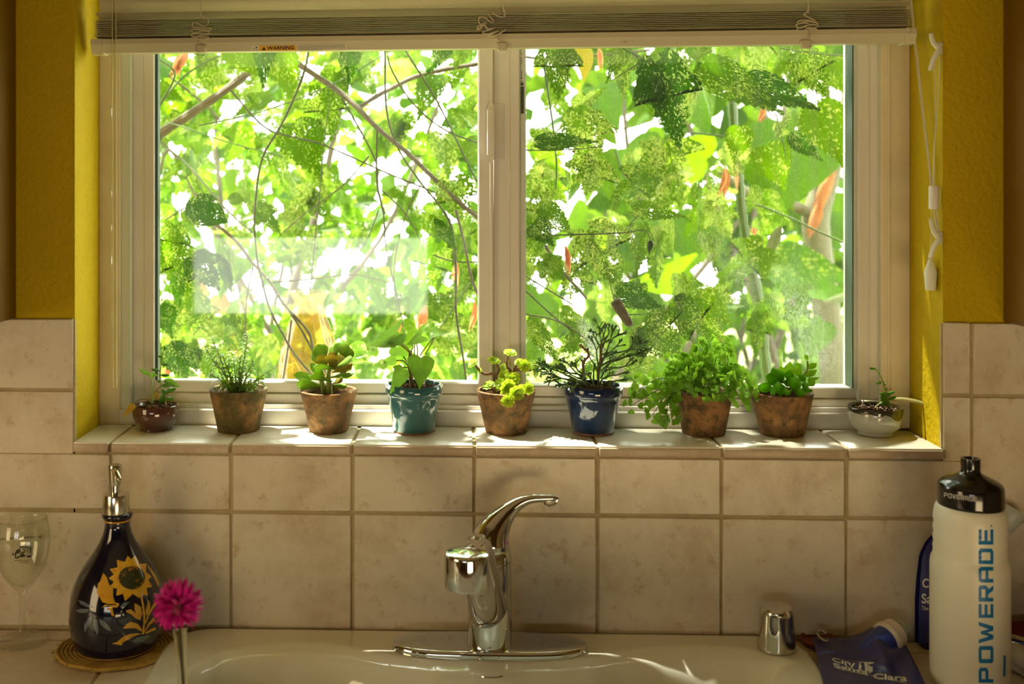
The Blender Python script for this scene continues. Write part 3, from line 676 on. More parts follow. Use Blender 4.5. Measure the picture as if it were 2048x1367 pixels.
def padleaf(half, th=0.10, n=9, curl=0.06):
    vs = []; fs = []; m = 8
    for i in range(n + 1):
        x = i / n; hw = max(0.004, lin([p[0] for p in half], [p[1] for p in half], x)); t_ = th * max(0.12, math.sin(math.pi * min(1, max(0.0, 0.06 + x * 0.9))) ** 0.6)
        for k in range(m):
            a = 2 * math.pi * k / m; vs.append((x, hw * math.cos(a), t_ * .5 * math.sin(a) + curl * (x - .4) ** 2))
    for i in range(n):
        for k in range(m): fs.append((i * m + k, i * m + (k + 1) % m, (i + 1) * m + (k + 1) % m, (i + 1) * m + k))
    fs.append(tuple(range(m))); fs.append(tuple(n * m + k for k in range(m))); return vs, fs
OV = [(0, 0), (.06, .2), (.18, .4), (.34, .5), (.52, .47), (.72, .32), (.88, .14), (1, 0)]
OBOV = [(0, .06), (.2, .14), (.45, .36), (.65, .49), (.8, .49), (.92, .36), (1, .05)]
SHAPES = {
    'ovate': flatleaf(OV), 'serrate': flatleaf([(0, 0), (-.05, .18), (.05, .40), (.2, .5), (.4, .44), (.6, .30), (.8, .13), (1, 0)], serr=.05, samp=28),
    'heart': flatleaf([(.06, 0), (-.02, .12), (0, .34), (.12, .5), (.3, .48), (.55, .33), (.8, .13), (1, 0)], fold=.06),
    'arrow': flatleaf([(.2, 0), (.05, .2), (-.05, .42), (.05, .5), (.22, .38), (.35, .36), (.6, .25), (.85, .08), (1, 0)], fold=.16),
    'maple': flatleaf([(0, 0), (-.12, .14), (-.06, .30), (.02, .36), (.14, .38), (.30, .52), (.43, .55), (.40, .36), (.42, .24), (.60, .26), (.74, .18), (.88, .08), (1, 0)], serr=.045, samp=34, fold=.14),
    'lance': flatleaf([(0, 0), (.12, .25), (.35, .5), (.6, .42), (.85, .15), (1, 0)], samp=8, rings=(1.0,)),
    'simple': flatleaf([(0, 0), (.05, .3), (.25, .5), (.42, .3), (.65, .3), (1, 0)], samp=6, rings=(1.0,)),
    'round': flatleaf([(0, .02), (.1, .25), (.3, .46), (.55, .5), (.8, .38), (.95, .18), (1, 0)], fold=.12),
    'pad': padleaf(OBOV), 'padovate': padleaf([(0, .05), (.15, .22), (.35, .45), (.5, .5), (.7, .42), (.88, .2), (1, .02)], th=.12),
    'bean': padleaf([(0, .12), (.15, .36), (.4, .5), (.7, .46), (.9, .25), (1, .06)], th=.38, n=6),
}
PROTO = {}
def proto(shape, m):
    k = (shape, m.name)
    if k not in PROTO:
        mb = MB().add(*SHAPES[shape]); me = mb.mesh('leaf_' + shape); me.materials.append(m); PROTO[k] = me
    return PROTO[k]
def frame(base, tip, width, roll):
    """columns of a leaf's matrix; roll 0 = blade facing the viewer, 90 = seen edge on"""
    ax = tip - base; ln = ax.length; x = ax / ln; view = (base - EYE).normalized()
    nrm = -(view - x * view.dot(x))
    nrm = nrm.normalized() if nrm.length > 1e-4 else V((0, 0, 1)); y = nrm.cross(x)
    a = math.radians(roll); n2 = nrm * math.cos(a) + y * math.sin(a); y2 = n2.cross(x)
    m = Matrix.Identity(4)
    for i in range(3): m[i][0] = x[i] * ln; m[i][1] = y2[i] * width; m[i][2] = n2[i] * ln; m[i][3] = base[i]
    return m
def leaf(shape, m, base, tip, width, roll, parent, name='leaf'):
    o = link(name, proto(shape, m), parent); mt = frame(V(base), V(tip), width, roll)
    mt.translation -= ORI[root_of(parent).name]; o.matrix_local = mt; return o
def leaf_into(mb, shape, base, tip, width, roll):
    mt = frame(V(base), V(tip), width, roll); vs, fs = SHAPES[shape]; mb.add([mt @ V(p) for p in vs], fs)

# ------------------------------------------------------------------ pots on the sill
M['terra'] = pm('weathered_terracotta', (0.30, 0.155, 0.06), 0.75, spec=0.2, rnd=True, mott=[(34, (0.13, 0.078, 0.033), 0.40, 0.58), (70, (0.075, 0.058, 0.025), 0.52, 0.66), (190, (0.34, 0.22, 0.13), 0.60, 0.80)], bump=(85, 0.9, 0.004))
M['terramoss'] = pm('mossy_terracotta', (0.27, 0.155, 0.06), 0.75, spec=0.2, rnd=True, mott=[(34, (0.10, 0.085, 0.028), 0.40, 0.56), (80, (0.075, 0.052, 0.022), 0.52, 0.68), (210, (0.28, 0.18, 0.09), 0.60, 0.82)], bump=(110, 0.8, 0.003))
M['brownglaze'] = pm('brown_glaze', (0.075, 0.028, 0.020), 0.12, coat=0.8, mott=[(30, (0.11, 0.05, 0.03), 0.45, 0.7)])
M['teal'] = pm('teal_glaze', (0.028, 0.115, 0.125), 0.10, coat=0.9, mott=[(20, (0.045, 0.16, 0.155), 0.45, 0.75)])
M['navy'] = pm('navy_glaze', (0.006, 0.018, 0.060), 0.08, coat=1.0, mott=[(18, (0.012, 0.045, 0.11), 0.5, 0.78)])
M['greyglaze'] = pm('grey_glaze', (0.46, 0.47, 0.40), 0.15, coat=0.7, mott=[(30, (0.36, 0.37, 0.29), 0.45, 0.7), (12, (0.10, 0.14, 0.18), 0.70, 0.76)])
M['darkrim'] = pm('dark_glaze_rim', (0.045, 0.04, 0.025), 0.12, coat=0.8)
M['clay'] = pm('bare_clay', (0.25, 0.12, 0.06), 0.8)
M['soil'] = pm('potting_soil', (0.022, 0.012, 0.006), 0.95, spec=0.0, mott=[(160, (0.05, 0.03, 0.015), 0.5, 0.7)], bump=(260, 0.8, 0.003))
M['pebble'] = pm('pebbles', (0.13, 0.072, 0.034), 0.7, spec=0.1, rnd=False, mott=[(220, (0.24, 0.15, 0.08), 0.48, 0.6), (330, (0.04, 0.022, 0.012), 0.5, 0.65)])
M['bark'] = pm('brown_stem', (0.20, 0.105, 0.045), 0.7, mott=[(150, (0.12, 0.07, 0.03), 0.4, 0.7)])
M['greenstem'] = pm('green_stem', (0.20, 0.30, 0.04), 0.5, mott=[(80, (0.28, 0.26, 0.06), 0.45, 0.7)])
PYC = 0.074
def pot_dims(cu, rim_u, rim_v, base_u, base_v):
    """world radius of rim and base and the height, from the rim's and the base's nearest points in the photograph"""
    c = at(cu, base_v, PYC); k = mpp(c); rr, rb = rim_u * k, base_u * k
    zt = ZSILL
    # near point of rim is at y = PYC - rr
    p = V((c.x, PYC - rr, 0)); h = EYE.z - (rim_v - PY) / F * depth(p) - ZSILL
    return V((c.x, PYC, ZSILL)), rr, rb, h, k
def pot(name, label, cat, cu, rim_u, rim_v, base_u, base_v, m, style='plain', soil='soil', foot=None):
    c, rr, rb, h, k = pot_dims(cu, rim_u, rim_v, base_u, base_v); t = thing(name, label, cat, tuple(c), 'potted plants on the window sill')
    th = 0.0042
    if style == 'plain':
        prof = [(0, .0005), (rb * .96, .0), (rb, .0012), (rb + (rr - rb) * .5, h * .52), (rr * .985, h * .93), (rr, h - .0012), (rr - .0012, h), (rr - th, h - .0004), (rr - th - .001, h - .008), (rb * .9, h * .5), (0, h * .5)]
    elif style == 'lip':
        rbody = foot
        prof = [(0, .0005), (rb * .95, 0), (rb, .0015), (rbody * .985, h * .70), (rbody, h * .76), (rr * .97, h * .785), (rr, h * .82), (rr * 1.0, h - .002), (rr - .0015, h), (rr - th, h - .0006), (rr - th - .001, h - .007), (rb * .9, h * .5), (0, h * .5)]
    else:
        prof = [(0, .0005), (rb * .9, 0), (rb, .001), (rb, .0035), (rb * 1.04, .0055), (rr * .93, h * .34), (rr * .985, h * .64), (rr, h - .002), (rr - .0012, h), (rr - .0035, h - .0006), (rr - .005, h - .006), (rb * .8, h * .5), (0, h * .5)]
    body = MB().lathe(c, prof, 48).build('pot', M[m], t, ang=50)
    zso = h - (0.0065 if style != 'bowl' else .004)
    MB().lathe(c, [(0, zso + .0015), (rr * .5, zso + .0012), (rr - .0058, zso)], 24).build('soil', M[soil], t)
    return t, c, rr, rb, h, body
def pebbles(t, c, r, z, n, s0, s1, seed, m='pebble'):
    rr = random.Random(seed); mb = MB()
    for _ in range(n):
        a = rr.uniform(0, 6.3); q = r * math.sqrt(rr.random()); s = rr.uniform(s0, s1)
        rot = Matrix.Rotation(rr.uniform(0, 3), 3, 'X') @ Matrix.Rotation(rr.uniform(0, 3), 3, 'Z')
        mb.ball(c + V((q * math.cos(a), q * math.sin(a), z + s * .3)), s, s * rr.uniform(.6, .9), s * rr.uniform(.5, .8), 1, rot)
    tag(mb.build('pebbles', M[m], t, ang=60), kind='stuff')

# 1 little brown bowl with a jade cutting ------------------------------------------------
t, c, rr, rb, h, _ = pot('potted_succulent', 'small glossy brown bowl with pebbles, a jade cutting and one yellow dead leaf', 'plant', 311.5, 46.5, 817, 32, 869, 'brownglaze', 'bowl')
pebbles(t, c, rr * .84, h - .004, 70, .0012, .0028, 1)
tag(MB().ball(c + V((.001, -rr * .66, h - .001)), .0085, .0045, .0042, 2).build('stone', M['pebble'], t))
def C1(x, y, dy=0): return at(230 + x / 6.833, 690 + y / 6.833, PYC + dy)
k = mpp(c) / 6.833
JADE = leafmat('jade_leaf', (0.055, 0.15, 0.02), (0.15, 0.32, 0.03), (0.30, 0.60, 0.04), rough=.25, tw=.35)
YEL = leafmat('yellowed_leaf', (0.35, 0.20, 0.02), (0.55, 0.36, 0.03), (0.60, 0.35, 0.03), tw=.4)
DRY = leafmat('dried_leaf', (0.22, 0.10, 0.02), (0.42, 0.20, 0.04), (0.62, 0.27, 0.05), tw=.5)
SYN = leafmat('arrow_leaf', (0.03, 0.10, 0.01), (0.13, 0.27, 0.03), (0.30, 0.56, 0.05), tw=.5, rough=.3)
MB().tube(smoothpath([C1(695, 800), C1(640, 600), C1(618, 450), C1(622, 330), C1(650, 150), C1(672, 60)], 4), [.0014 - .00004 * i for i in range(21)], 6).build('stem', M['greenstem'], t)
for bx, by, tx_, ty, wd, ro, dy in [(690, 770, 590, 750, 80, 30, -.004), (640, 790, 670, 665, 75, 20, -.004), (700, 735, 805, 738, 75, 40, -.003), (650, 610, 720, 668, 70, 30, -.006), (690, 640, 832, 592, 70, 40, 0), (645, 548, 772, 550, 60, 40, 0), (630, 490, 575, 492, 45, 20, -.004), (630, 412, 742, 408, 45, 50, 0), (612, 352, 498, 328, 42, 40, 0), (640, 268, 732, 258, 40, 50, 0), (642, 155, 580, 150, 40, 40, 0), (665, 60, 690, 30, 50, 30, 0)]:
    leaf('bean', JADE, C1(bx, by), C1(tx_, ty, dy), wd * k, ro, t)
MB().tube(smoothpath([C1(505, 790), C1(522, 650), C1(512, 540), C1(488, 420)], 4), [.0019 - .0001 * i for i in range(13)], 6).build('stem', M['greenstem'], t)
leaf('ovate', SYN, C1(490, 405), C1(318, 318, -.01), 70 * k, 35, t); leaf('heart', SYN, C1(488, 412), C1(585, 408, -.012), 85 * k, 15, t)
leaf('ovate', SYN, C1(670, 470), C1(888, 575, -.008), 110 * k, 25, t)
MB().tube(smoothpath([C1(530, 680), C1(590, 590), C1(680, 530)], 4), .0006, 5).build('stem', M['bark'], t)
MB().tube(smoothpath([C1(500, 790), C1(430, 742), C1(330, 748), C1(255, 805, -.012)], 4), .0005, 5).build('stem', M['bark'], t)
leaf('heart', YEL, C1(255, 800, -.026), C1(98, 1004, -.030), 110 * k, 35, t); leaf('ovate', YEL, C1(560, 625), C1(570, 745, -.006), 60 * k, 20, t)

# 2 whorled needle succulent in a mossy terracotta pot --------------------------------
t, c, rr, rb, h, _ = pot('potted_needle_plant', 'terracotta pot with moss stain holding an upright plant of thin curling leaves', 'plant', 477, 58, 786, 41.5, 871, 'terramoss')
def C2(x, y, dy=0): return at(400 + x / 5.694, 650 + y / 5.694, PYC + dy)
k = mpp(c) / 5.694
NEED = leafmat('needle_leaf', (0.05, 0.115, 0.004), (0.13, 0.25, 0.01), (0.36, 0.58, 0.015), tw=.5, rough=.5)
rr_ = random.Random(21); stems = MB(); fol = MB()
tips = [(130, 135), (65, 270), (545, 100), (840, 490), (265, 640), (110, 560), (460, 360), (370, 300), (700, 610), (250, 330), (600, 420), (560, 560), (330, 560), (180, 420), (520, 250), (420, 620), (600, 700), (480, 470), (300, 460)]
for i, (tx_, ty) in enumerate(tips):
    dy = rr_.uniform(-.028, .012) if i > 4 else (-.006, .0, .004, -.008, -.034)[i]
    bs = C2(430 + (tx_ - 430) * .25, 760, -.003 + dy * .3); tp_ = C2(tx_, ty, dy)
    mid = bs.lerp(tp_, .5) + V((0, 0, .004)); path = smoothpath([bs, mid, tp_], 8)
    stems.tube(path, [.0010 - .00004 * j for j in range(17)], 5)
    L_ = (tp_ - bs).length
    nl = int(8 + L_ / .0021)
    for j in range(nl):
        s = (j + .5) / nl; s = s ** .75; p = path[min(16, int(s * 16))]; ax = (path[min(16, int(s * 16) + 1)] - path[max(0, int(s * 16) - 1)]).normalized()
        a = j * 2.4; u_ = ax.orthogonal().normalized(); w_ = ax.cross(u_); dr = (u_ * math.cos(a) + w_ * math.sin(a)); ln = rr_.uniform(.009, .015) * (1.0 if s < .9 else .7)
        q0_ = p; q1_ = p + (dr * .85 + ax * .55) * ln * .5; q2_ = p + (dr * 1.0 + ax * .35) * ln * .9 - V((0, 0, ln * .28))
        wv = ax.cross(dr).normalized() * .00135
        fol.add([q0_ - wv * .6, q0_ + wv * .6, q1_ + wv, q2_, q1_ - wv], [(0, 1, 2, 4), (4, 2, 3)])
stems.build('stems', M['greenstem'], t)
tag(fol.build('needle_leaves', NEED, t, ang=0), kind='stuff')

# 3 paddle-leaved succulent --------------------------------------------------------------
t, c, rr, rb, h, _ = pot('potted_paddle_plant', 'chalky terracotta pot with a paddle plant of thick round leaves, reddish at its heart', 'plant', 657.5, 57.5, 789, 38.7, 870, 'terra')
def C3(x, y, dy=0): return at(570 + x / 5.942, 660 + y / 5.942, PYC + dy)
k = mpp(c) / 5.942
PAD = leafmat('paddle_leaf', (0.11, 0.22, 0.03), (0.24, 0.38, 0.06), (0.42, 0.62, 0.05), tw=.35, rough=.28)
PADR = leafmat('reddish_paddle_leaf', (0.17, 0.15, 0.025), (0.26, 0.25, 0.04), (0.55, 0.44, 0.03), tw=.4, rough=.3)
PALEP = leafmat('variegated_leaf', (0.08, 0.20, 0.02), (0.20, 0.36, 0.05), (0.36, 0.64, 0.07), pale=(0.85, 0.9, 0.35), tw=.5, spk=6, thin=.3)
MB().tube(smoothpath([C3(530, 755), C3(525, 650), C3(515, 540), C3(530, 450)], 4), [.0042 - .00012 * i for i in range(13)], 8).build('stem', M['greenstem'], t)
MB().tube(smoothpath([C3(462, 755), C3(450, 660), C3(430, 590)], 4), .0032, 8).build('stem', M['greenstem'], t)
for bx, by, tx_, ty, wd, ro, dy, mm in [(640, 300, 640, 100, 150, 15, .022, PAD), (470, 420, 395, 165, 205, 10, .004, PAD), (430, 440, 325, 265, 120, 35, .012, PAD), (590, 430, 745, 175, 275, 8, .006, PAD), (520, 420, 590, 262, 130, 10, .002, PADR), (555, 440, 555, 285, 175, 5, -.014, PADR), (560, 500, 800, 400, 190, 36, .002, PADR), (600, 445, 805, 325, 110, 42, -.016, PAD), (610, 455, 335, 425, 110, 48, -.028, PAD), (545, 560, 832, 508, 120, 45, -.010, PAD), (440, 560, 300, 400, 110, 40, .012, PAD), (565, 605, 280, 535, 115, 44, -.024, PAD), (440, 575, 105, 535, 150, 42, .004, PAD), (450, 665, 135, 632, 165, 36, -.010, PAD), (555, 650, 735, 672, 100, 44, .0, PAD), (560, 640, 690, 560, 110, 40, .0, PADR), (540, 440, 560, 300, 165, 0, -.020, PADR), (520, 470, 390, 300, 150, 25, -.004, PADR), (560, 470, 720, 330, 190, 18, -.004, PADR), (470, 540, 360, 470, 120, 30, -.012, PAD), (560, 430, 640, 190, 210, 12, .010, PAD)]:
    leaf('pad', mm, C3(bx, by), C3(tx_, ty, dy), wd * k, ro, t)
for bx, by, tx_, ty, wd, ro, dy in [(790, 350, 930, 130, 230, 15, .02), (830, 330, 985, 240, 110, 40, .018), (800, 395, 1020, 385, 90, 60, .014), (800, 400, 930, 345, 100, 30, .022)]:
    leaf('round', PALEP if wd > 100 else PAD, C3(bx, by, .012), C3(tx_, ty, dy), wd * k, ro, t)
for a, b_ in (((560, 560), (800, 395)), ((640, 480), (790, 350))): MB().tube(smoothpath([C3(*a, .004), C3((a[0] + b_[0]) / 2, (a[1] + b_[1]) / 2 + 15, .01), C3(*b_, .012)], 4), .0011, 6).build('stem', M['greenstem'], t)

# 4 arrowhead plant in the teal pot --------------------------------------------------------
t, c, rr, rb, h, body = pot('potted_arrowhead_plant', 'teal glazed pot with bark chips and a drooping arrowhead plant', 'plant', 828, 57.4, 776, 41.5, 873, 'teal', 'lip', foot=52.4 * mpp(at(828, 870, PYC)))
pebbles(t, c, rr * .86, h - .0065, 110, .001, .0024, 4)
MB().lathe(c, [(rb * .94, .0), (rb * 1.005, .0006), (rb * 1.008, .0022)], 48).build('bare_foot', M['clay'], body)
def C4(x, y, dy=0): return at(730 + x / 5.468, 640 + y / 5.468, PYC + dy)
k = mpp(c) / 5.468
SYD = leafmat('grey_green_leaf', (0.08, 0.16, 0.05), (0.17, 0.28, 0.09), (0.26, 0.48, 0.05), tw=.42, rough=.3)
MB().tube(smoothpath([C4(520, 740), C4(500, 620), C4(488, 520), C4(492, 360)], 4), [.0034 - .00012 * i for i in range(13)], 8).build('stem', M['bark'], t)
MB().tube(smoothpath([C4(575, 730), C4(560, 650), C4(545, 520), C4(560, 400)], 4), .0017, 6).build('stem', M['bark'], t)
for pts in ([(492, 360), (430, 300), (360, 248)], [(500, 350), (450, 290), (380, 240)], [(540, 400), (538, 320), (545, 235)], [(572, 400), (575, 320), (560, 240)], [(510, 380), (508, 330), (525, 285), (490, 262)], [(600, 390), (660, 300), (752, 185)], [(660, 375), (700, 300), (760, 190)], [(482, 520), (430, 450), (345, 440)], [(490, 530), (450, 515), (415, 520)], [(455, 450), (430, 410), (420, 395)]):
    MB().tube(smoothpath([C4(x, y, -.002) for x, y in pts], 4), .0009, 5).build('petiole', M['bark'] if pts[0][0] < 500 else M['greenstem'], t)
for sh, mm, bx, by, bd, tx_, ty, dy, wd, ro in [('arrow', SYD, 405, 120, .012, 45, 280, -.02, 330, 28), ('arrow', SYD, 330, 205, -.012, 48, 288, -.034, 200, 42), ('ovate', SYD, 460, 175, 0, 240, 260, -.02, 140, 36), ('arrow', SYD, 655, 140, .0, 455, 275, -.014, 200, 34), ('arrow', SYD, 690, 150, .004, 950, 118, .016, 180, 42), ('ovate', SYN, 590, 120, .016, 700, 30, .02, 70, 40), ('heart', SYN, 612, 388, -.012, 598, 752, -.040, 300, 6), ('heart', SYN, 425, 520, -.012, 275, 812, -.036, 200, 22), ('heart', SYN, 345, 420, -.004, 122, 490, -.010, 140, 38), ('ovate', PALEP, 240, 470, -.012, 125, 500, -.014, 120, 10), ('ovate', SYN, 280, 320, .01, 330, 425, .0, 80, 30), ('ovate', SYN, 330, 490, -.008, 350, 550, -.012, 70, 20), ('ovate', SYD, 420, 60, .02, 440, 120, .018, 40, 40)]:
    leaf(sh, mm, C4(bx, by, bd), C4(tx_, ty, dy), wd * k, ro, t)

# 5 aeonium -------------------------------------------------------------------------------------
t, c, rr, rb, h, _ = pot('potted_aeonium', 'dark-patched terracotta pot with lime green rosettes on bare brown stalks', 'plant', 1012, 59.3, 789, 41, 873, 'terra')
def C5(x, y, dy=0): return at(920 + x / 6.51, 680 + y / 6.51, PYC + dy)
k = mpp(c) / 6.51
LIME = leafmat('lime_leaf', (0.30, 0.42, 0.02), (0.46, 0.60, 0.04), (0.60, 0.78, 0.04), tw=.5, rough=.45)
for pts in ([(510, 690), (490, 560), (450, 440), (420, 432), (320, 440), (250, 385), (200, 330)], [(455, 455), (492, 420), (502, 360), (470, 300)], [(560, 690), (600, 560), (655, 400), (618, 350), (608, 280), (630, 205)], [(690, 400), (712, 365), (740, 325)], [(640, 480), (720, 390), (850, 390), (930, 385)], [(470, 700), (430, 640), (395, 610)], [(640, 700), (700, 610), (725, 590)], [(700, 690), (800, 600), (860, 610)]):
    MB().tube(smoothpath([C5(x, y) for x, y in pts], 4), [.0023 - .0008 * i / (4 * len(pts)) for i in range(4 * (len(pts) - 1) + 1)], 7).build('stem', M['bark'], t)
def rosette(x, y, r, d, dy, t, seed):
    rq = random.Random(seed); cpt = C5(x, y, dy); z_ = V(d).normalized(); u_ = z_.orthogonal().normalized(); w_ = z_.cross(u_); mb = MB()
    for ring, (n, ln, up) in enumerate(((9, 1.0, .10), (8, .80, .42), (6, .50, .85))):
        for i in range(n):
            a = 2 * math.pi * (i + ring * .5 + rq.uniform(-.12, .12)) / n; dr = u_ * math.cos(a) + w_ * math.sin(a); L_ = r * k * ln * rq.uniform(.9, 1.08)
            ax = (dr + z_ * up).normalized(); nn = (z_ - ax * z_.dot(ax)).normalized(); yy = nn.cross(ax)
            vs, fs = SHAPES['round']; vs = [cpt + ax * (p[0] * L_) + yy * (p[1] * L_ * .78) + nn * (p[2] * L_ * 1.0 + .0004 * ring) for p in vs]; mb.add(vs, fs)
    mb.build('rosette', LIME, t, ang=0)
for i, (x, y, r, d, dy) in enumerate([(165, 300, 78, (-.55, -.35, .6), 0), (440, 268, 88, (.1, -.45, .8), 0), (650, 165, 92, (.1, -.35, .9), 0), (840, 330, 95, (.25, -.8, .3), -.004), (975, 400, 95, (.8, -.4, .1), 0), (700, 490, 92, (0, -.9, .3), -.012), (570, 370, 80, (-.4, -.5, .4), .008), (760, 280, 60, (-.4, -.5, .6), .004), (620, 620, 125, (.3, -.7, -.1), -.020), (520, 570, 90, (-.5, -.7, .3), -.016), (740, 690, 125, (.35, -.8, -.1), -.034), (625, 785, 95, (-.15, -.8, .15), -.046), (375, 590, 95, (-.25, -.35, .8), -.012), (890, 625, 85, (.3, -.85, .2), -.026), (570, 450, 75, (-.2, -.7, .3), -.006), (260, 400, 45, (-.6, -.5, .2), 0)]):
    rosette(x, y, r, d, dy, t, i)

# 6 coral cactus in the navy pot ---------------------------------------------------------------
t, c, rr, rb, h, body = pot('potted_coral_cactus', 'deep navy glazed pot with a tangle of thin dark coral cactus twigs', 'plant', 1186, 59, 778, 41, 876, 'navy', 'lip', foot=54.8 * mpp(at(1186, 870, PYC)))
pebbles(t, c, rr * .86, h - .0065, 120, .001, .0024, 6)
MB().lathe(c, [(rb * .94, .0), (rb * 1.008, .0006), (rb * 1.012, .0028), (rb * .99, .0034)], 48).build('bare_foot', M['clay'], body)
def C6(x, y, dy=0): return at(1070 + x / 5.47, 640 + y / 5.47, PYC + dy)
k = mpp(c) / 5.47
CORAL = leafmat('coral_twig', (0.03, 0.075, 0.012), (0.07, 0.14, 0.025), (0.10, 0.25, 0.02), tw=.25, rough=.4)
CORAL2 = leafmat('pale_coral_twig', (0.10, 0.17, 0.03), (0.18, 0.26, 0.06), (0.25, 0.4, 0.06), tw=.3, rough=.4)
rq = random.Random(66)
def twig(mb, p, d, ln, r, lev):
    q = p + d * ln; mid = p.lerp(q, .5) + V((rq.uniform(-1, 1), rq.uniform(-1, 1), rq.uniform(-1, 1))) * ln * .07
    mb.tube([p, mid, q], [r, r * .92, r * .8], 5)
    if lev <= 0: return
    for _ in range(rq.choice((2, 2, 3))):
        a = V((rq.uniform(-1, 1), rq.uniform(-.8, .8), rq.uniform(-.75, .75))); nd_ = (d * 1.15 + a * .8).normalized()
        twig(mb, q, nd_, ln * rq.uniform(.6, .95), r * .9, lev - 1)
def spray(x0, y0, x1, y1, dy, lev, m, r=.00105, frac=.5):
    p = C6(x0, y0, dy * .4); q = C6(x1, y1, dy); mb = MB(); m1_ = p.lerp(q, frac); path = smoothpath([p, p.lerp(m1_, .5) + V((0, 0, .002)), m1_], 4)
    mb.tube(path, r * 1.15, 5)
    twig(mb, m1_, (q - m1_).normalized(), (q - m1_).length * .42, r, lev); mb.build('twig', m, t)
for s in [(690, 720, 740, 60, .006, 4, CORAL), (690, 600, 860, 120, .0, 4, CORAL), (720, 560, 1100, 260, -.006, 4, CORAL), (720, 500, 1130, 330, .002, 4, CORAL), (760, 560, 1080, 480, -.01, 3, CORAL), (700, 640, 660, 200, .004, 4, CORAL), (740, 700, 980, 640, -.012, 3, CORAL), (560, 720, 60, 560, -.008, 4, CORAL), (560, 720, 180, 600, -.016, 4, CORAL), (560, 700, 330, 440, .002, 4, CORAL), (560, 700, 500, 420, .004, 3, CORAL), (560, 730, 280, 690, -.02, 4, CORAL), (560, 720, 400, 620, -.030, 3, CORAL2), (600, 720, 480, 640, -.034, 3, CORAL2), (470, 700, 400, 760, -.04, 2, CORAL2), (640, 700, 640, 480, -.008, 3, CORAL), (700, 700, 860, 540, -.02, 3, CORAL), (650, 720, 560, 560, -.024, 3, CORAL2), (720, 450, 960, 220, .006, 3, CORAL), (740, 380, 900, 330, -.006, 3, CORAL), (740, 420, 1160, 270, .008, 4, CORAL), (740, 300, 840, 60, .002, 3, CORAL), (720, 330, 640, 150, -.004, 3, CORAL), (760, 480, 1000, 400, .004, 4, CORAL), (560, 640, 240, 520, .004, 4, CORAL), (540, 640, 420, 480, -.006, 4, CORAL), (520, 700, 150, 500, -.002, 4, CORAL), (600, 700, 320, 560, -.02, 4, CORAL), (680, 560, 560, 330, .004, 3, CORAL), (720, 640, 840, 420, .002, 4, CORAL), (760, 640, 1010, 560, -.006, 3, CORAL), (640, 720, 600, 600, -.028, 3, CORAL2), (540, 720, 340, 720, -.034, 3, CORAL2)]:
    spray(*s)
MB().tube(smoothpath([C6(540, 720), C6(530, 480), C6(590, 385), C6(560, 330), C6(490, 270)], 4), .0016, 6).build('stem', M['bark'], t)
MB().tube(smoothpath([C6(700, 720), C6(690, 560), C6(720, 420), C6(730, 250)], 4), .0016, 6).build('stem', M['bark'], t)

# 7 maidenhair fern --------------------------------------------------------------------------------
t, c, rr, rb, h, _ = pot('potted_fern', 'smoke-darkened terracotta pot overflowing with a feathery maidenhair fern', 'plant', 1407, 58, 792, 42, 875, 'terra')
def C7(x, y, dy=0): return at(1240 + x / 6.214, 670 + y / 6.214, PYC + dy)
k = mpp(c) / 6.214
FERN = leafmat('fern_leaflet', (0.07, 0.19, 0.012), (0.20, 0.42, 0.03), (0.36, 0.66, 0.04), tw=.5, rough=.45)
WIRE = pm('wiry_stalk', (0.03, 0.035, 0.015), 0.5)
rq = random.Random(77)
def frond(pts, dy0, dy1, n, s=1.0):
    pw = [C7(x, y, dy0 + (dy1 - dy0) * i / (len(pts) - 1)) for i, (x, y) in enumerate(pts)]; path = smoothpath(pw, 8)
    st = MB().tube(path, .00042, 4).build('frond_stalk', WIRE, t); mb = MB(); m = len(path) - 1
    for j in range(n):
        f = .28 + .72 * j / (n - 1); p = path[int(f * m)]; ax = (path[min(m, int(f * m) + 1)] - path[max(0, int(f * m) - 1)]).normalized()
        side = 1 if j % 2 else -1; sd = ax.cross(V((rq.uniform(-.4, .4), -1, rq.uniform(-.4, .4)))).normalized() * side
        q = p + (sd * .75 + ax * .5 + V((rq.uniform(-.5, .5), rq.uniform(-.6, .6), rq.uniform(-.5, .5)))) .normalized() * rq.uniform(.003, .007) * s
        mb.tube([p, q], .0002, 3, cap=False)
        ln = rq.uniform(.0062, .0092) * s; dr = (sd * .8 + ax * .5 + V((rq.uniform(-.4, .4), rq.uniform(-.4, .4), rq.uniform(-.5, .3)))).normalized()
        nn = V((rq.uniform(-.6, .6), -1, rq.uniform(-.2, .9))); nn = (nn - dr * nn.dot(dr)).normalized(); yy = nn.cross(dr)
        vs = [q] + [q + dr * ln * math.cos(a) * (1 + .10 * (i % 2)) + yy * ln * .95 * math.sin(a) * (1 + .08 * (i % 2)) + nn * ln * .12 * abs(math.sin(a * 2)) for i, a in enumerate([-.9, -.6, -.3, 0, .3, .6, .9])]
        mb.add(vs, [(0, i, i + 1) for i in range(1, 7)])
    mb.build('frond', FERN, t, ang=0)
B7 = (1000, 740)
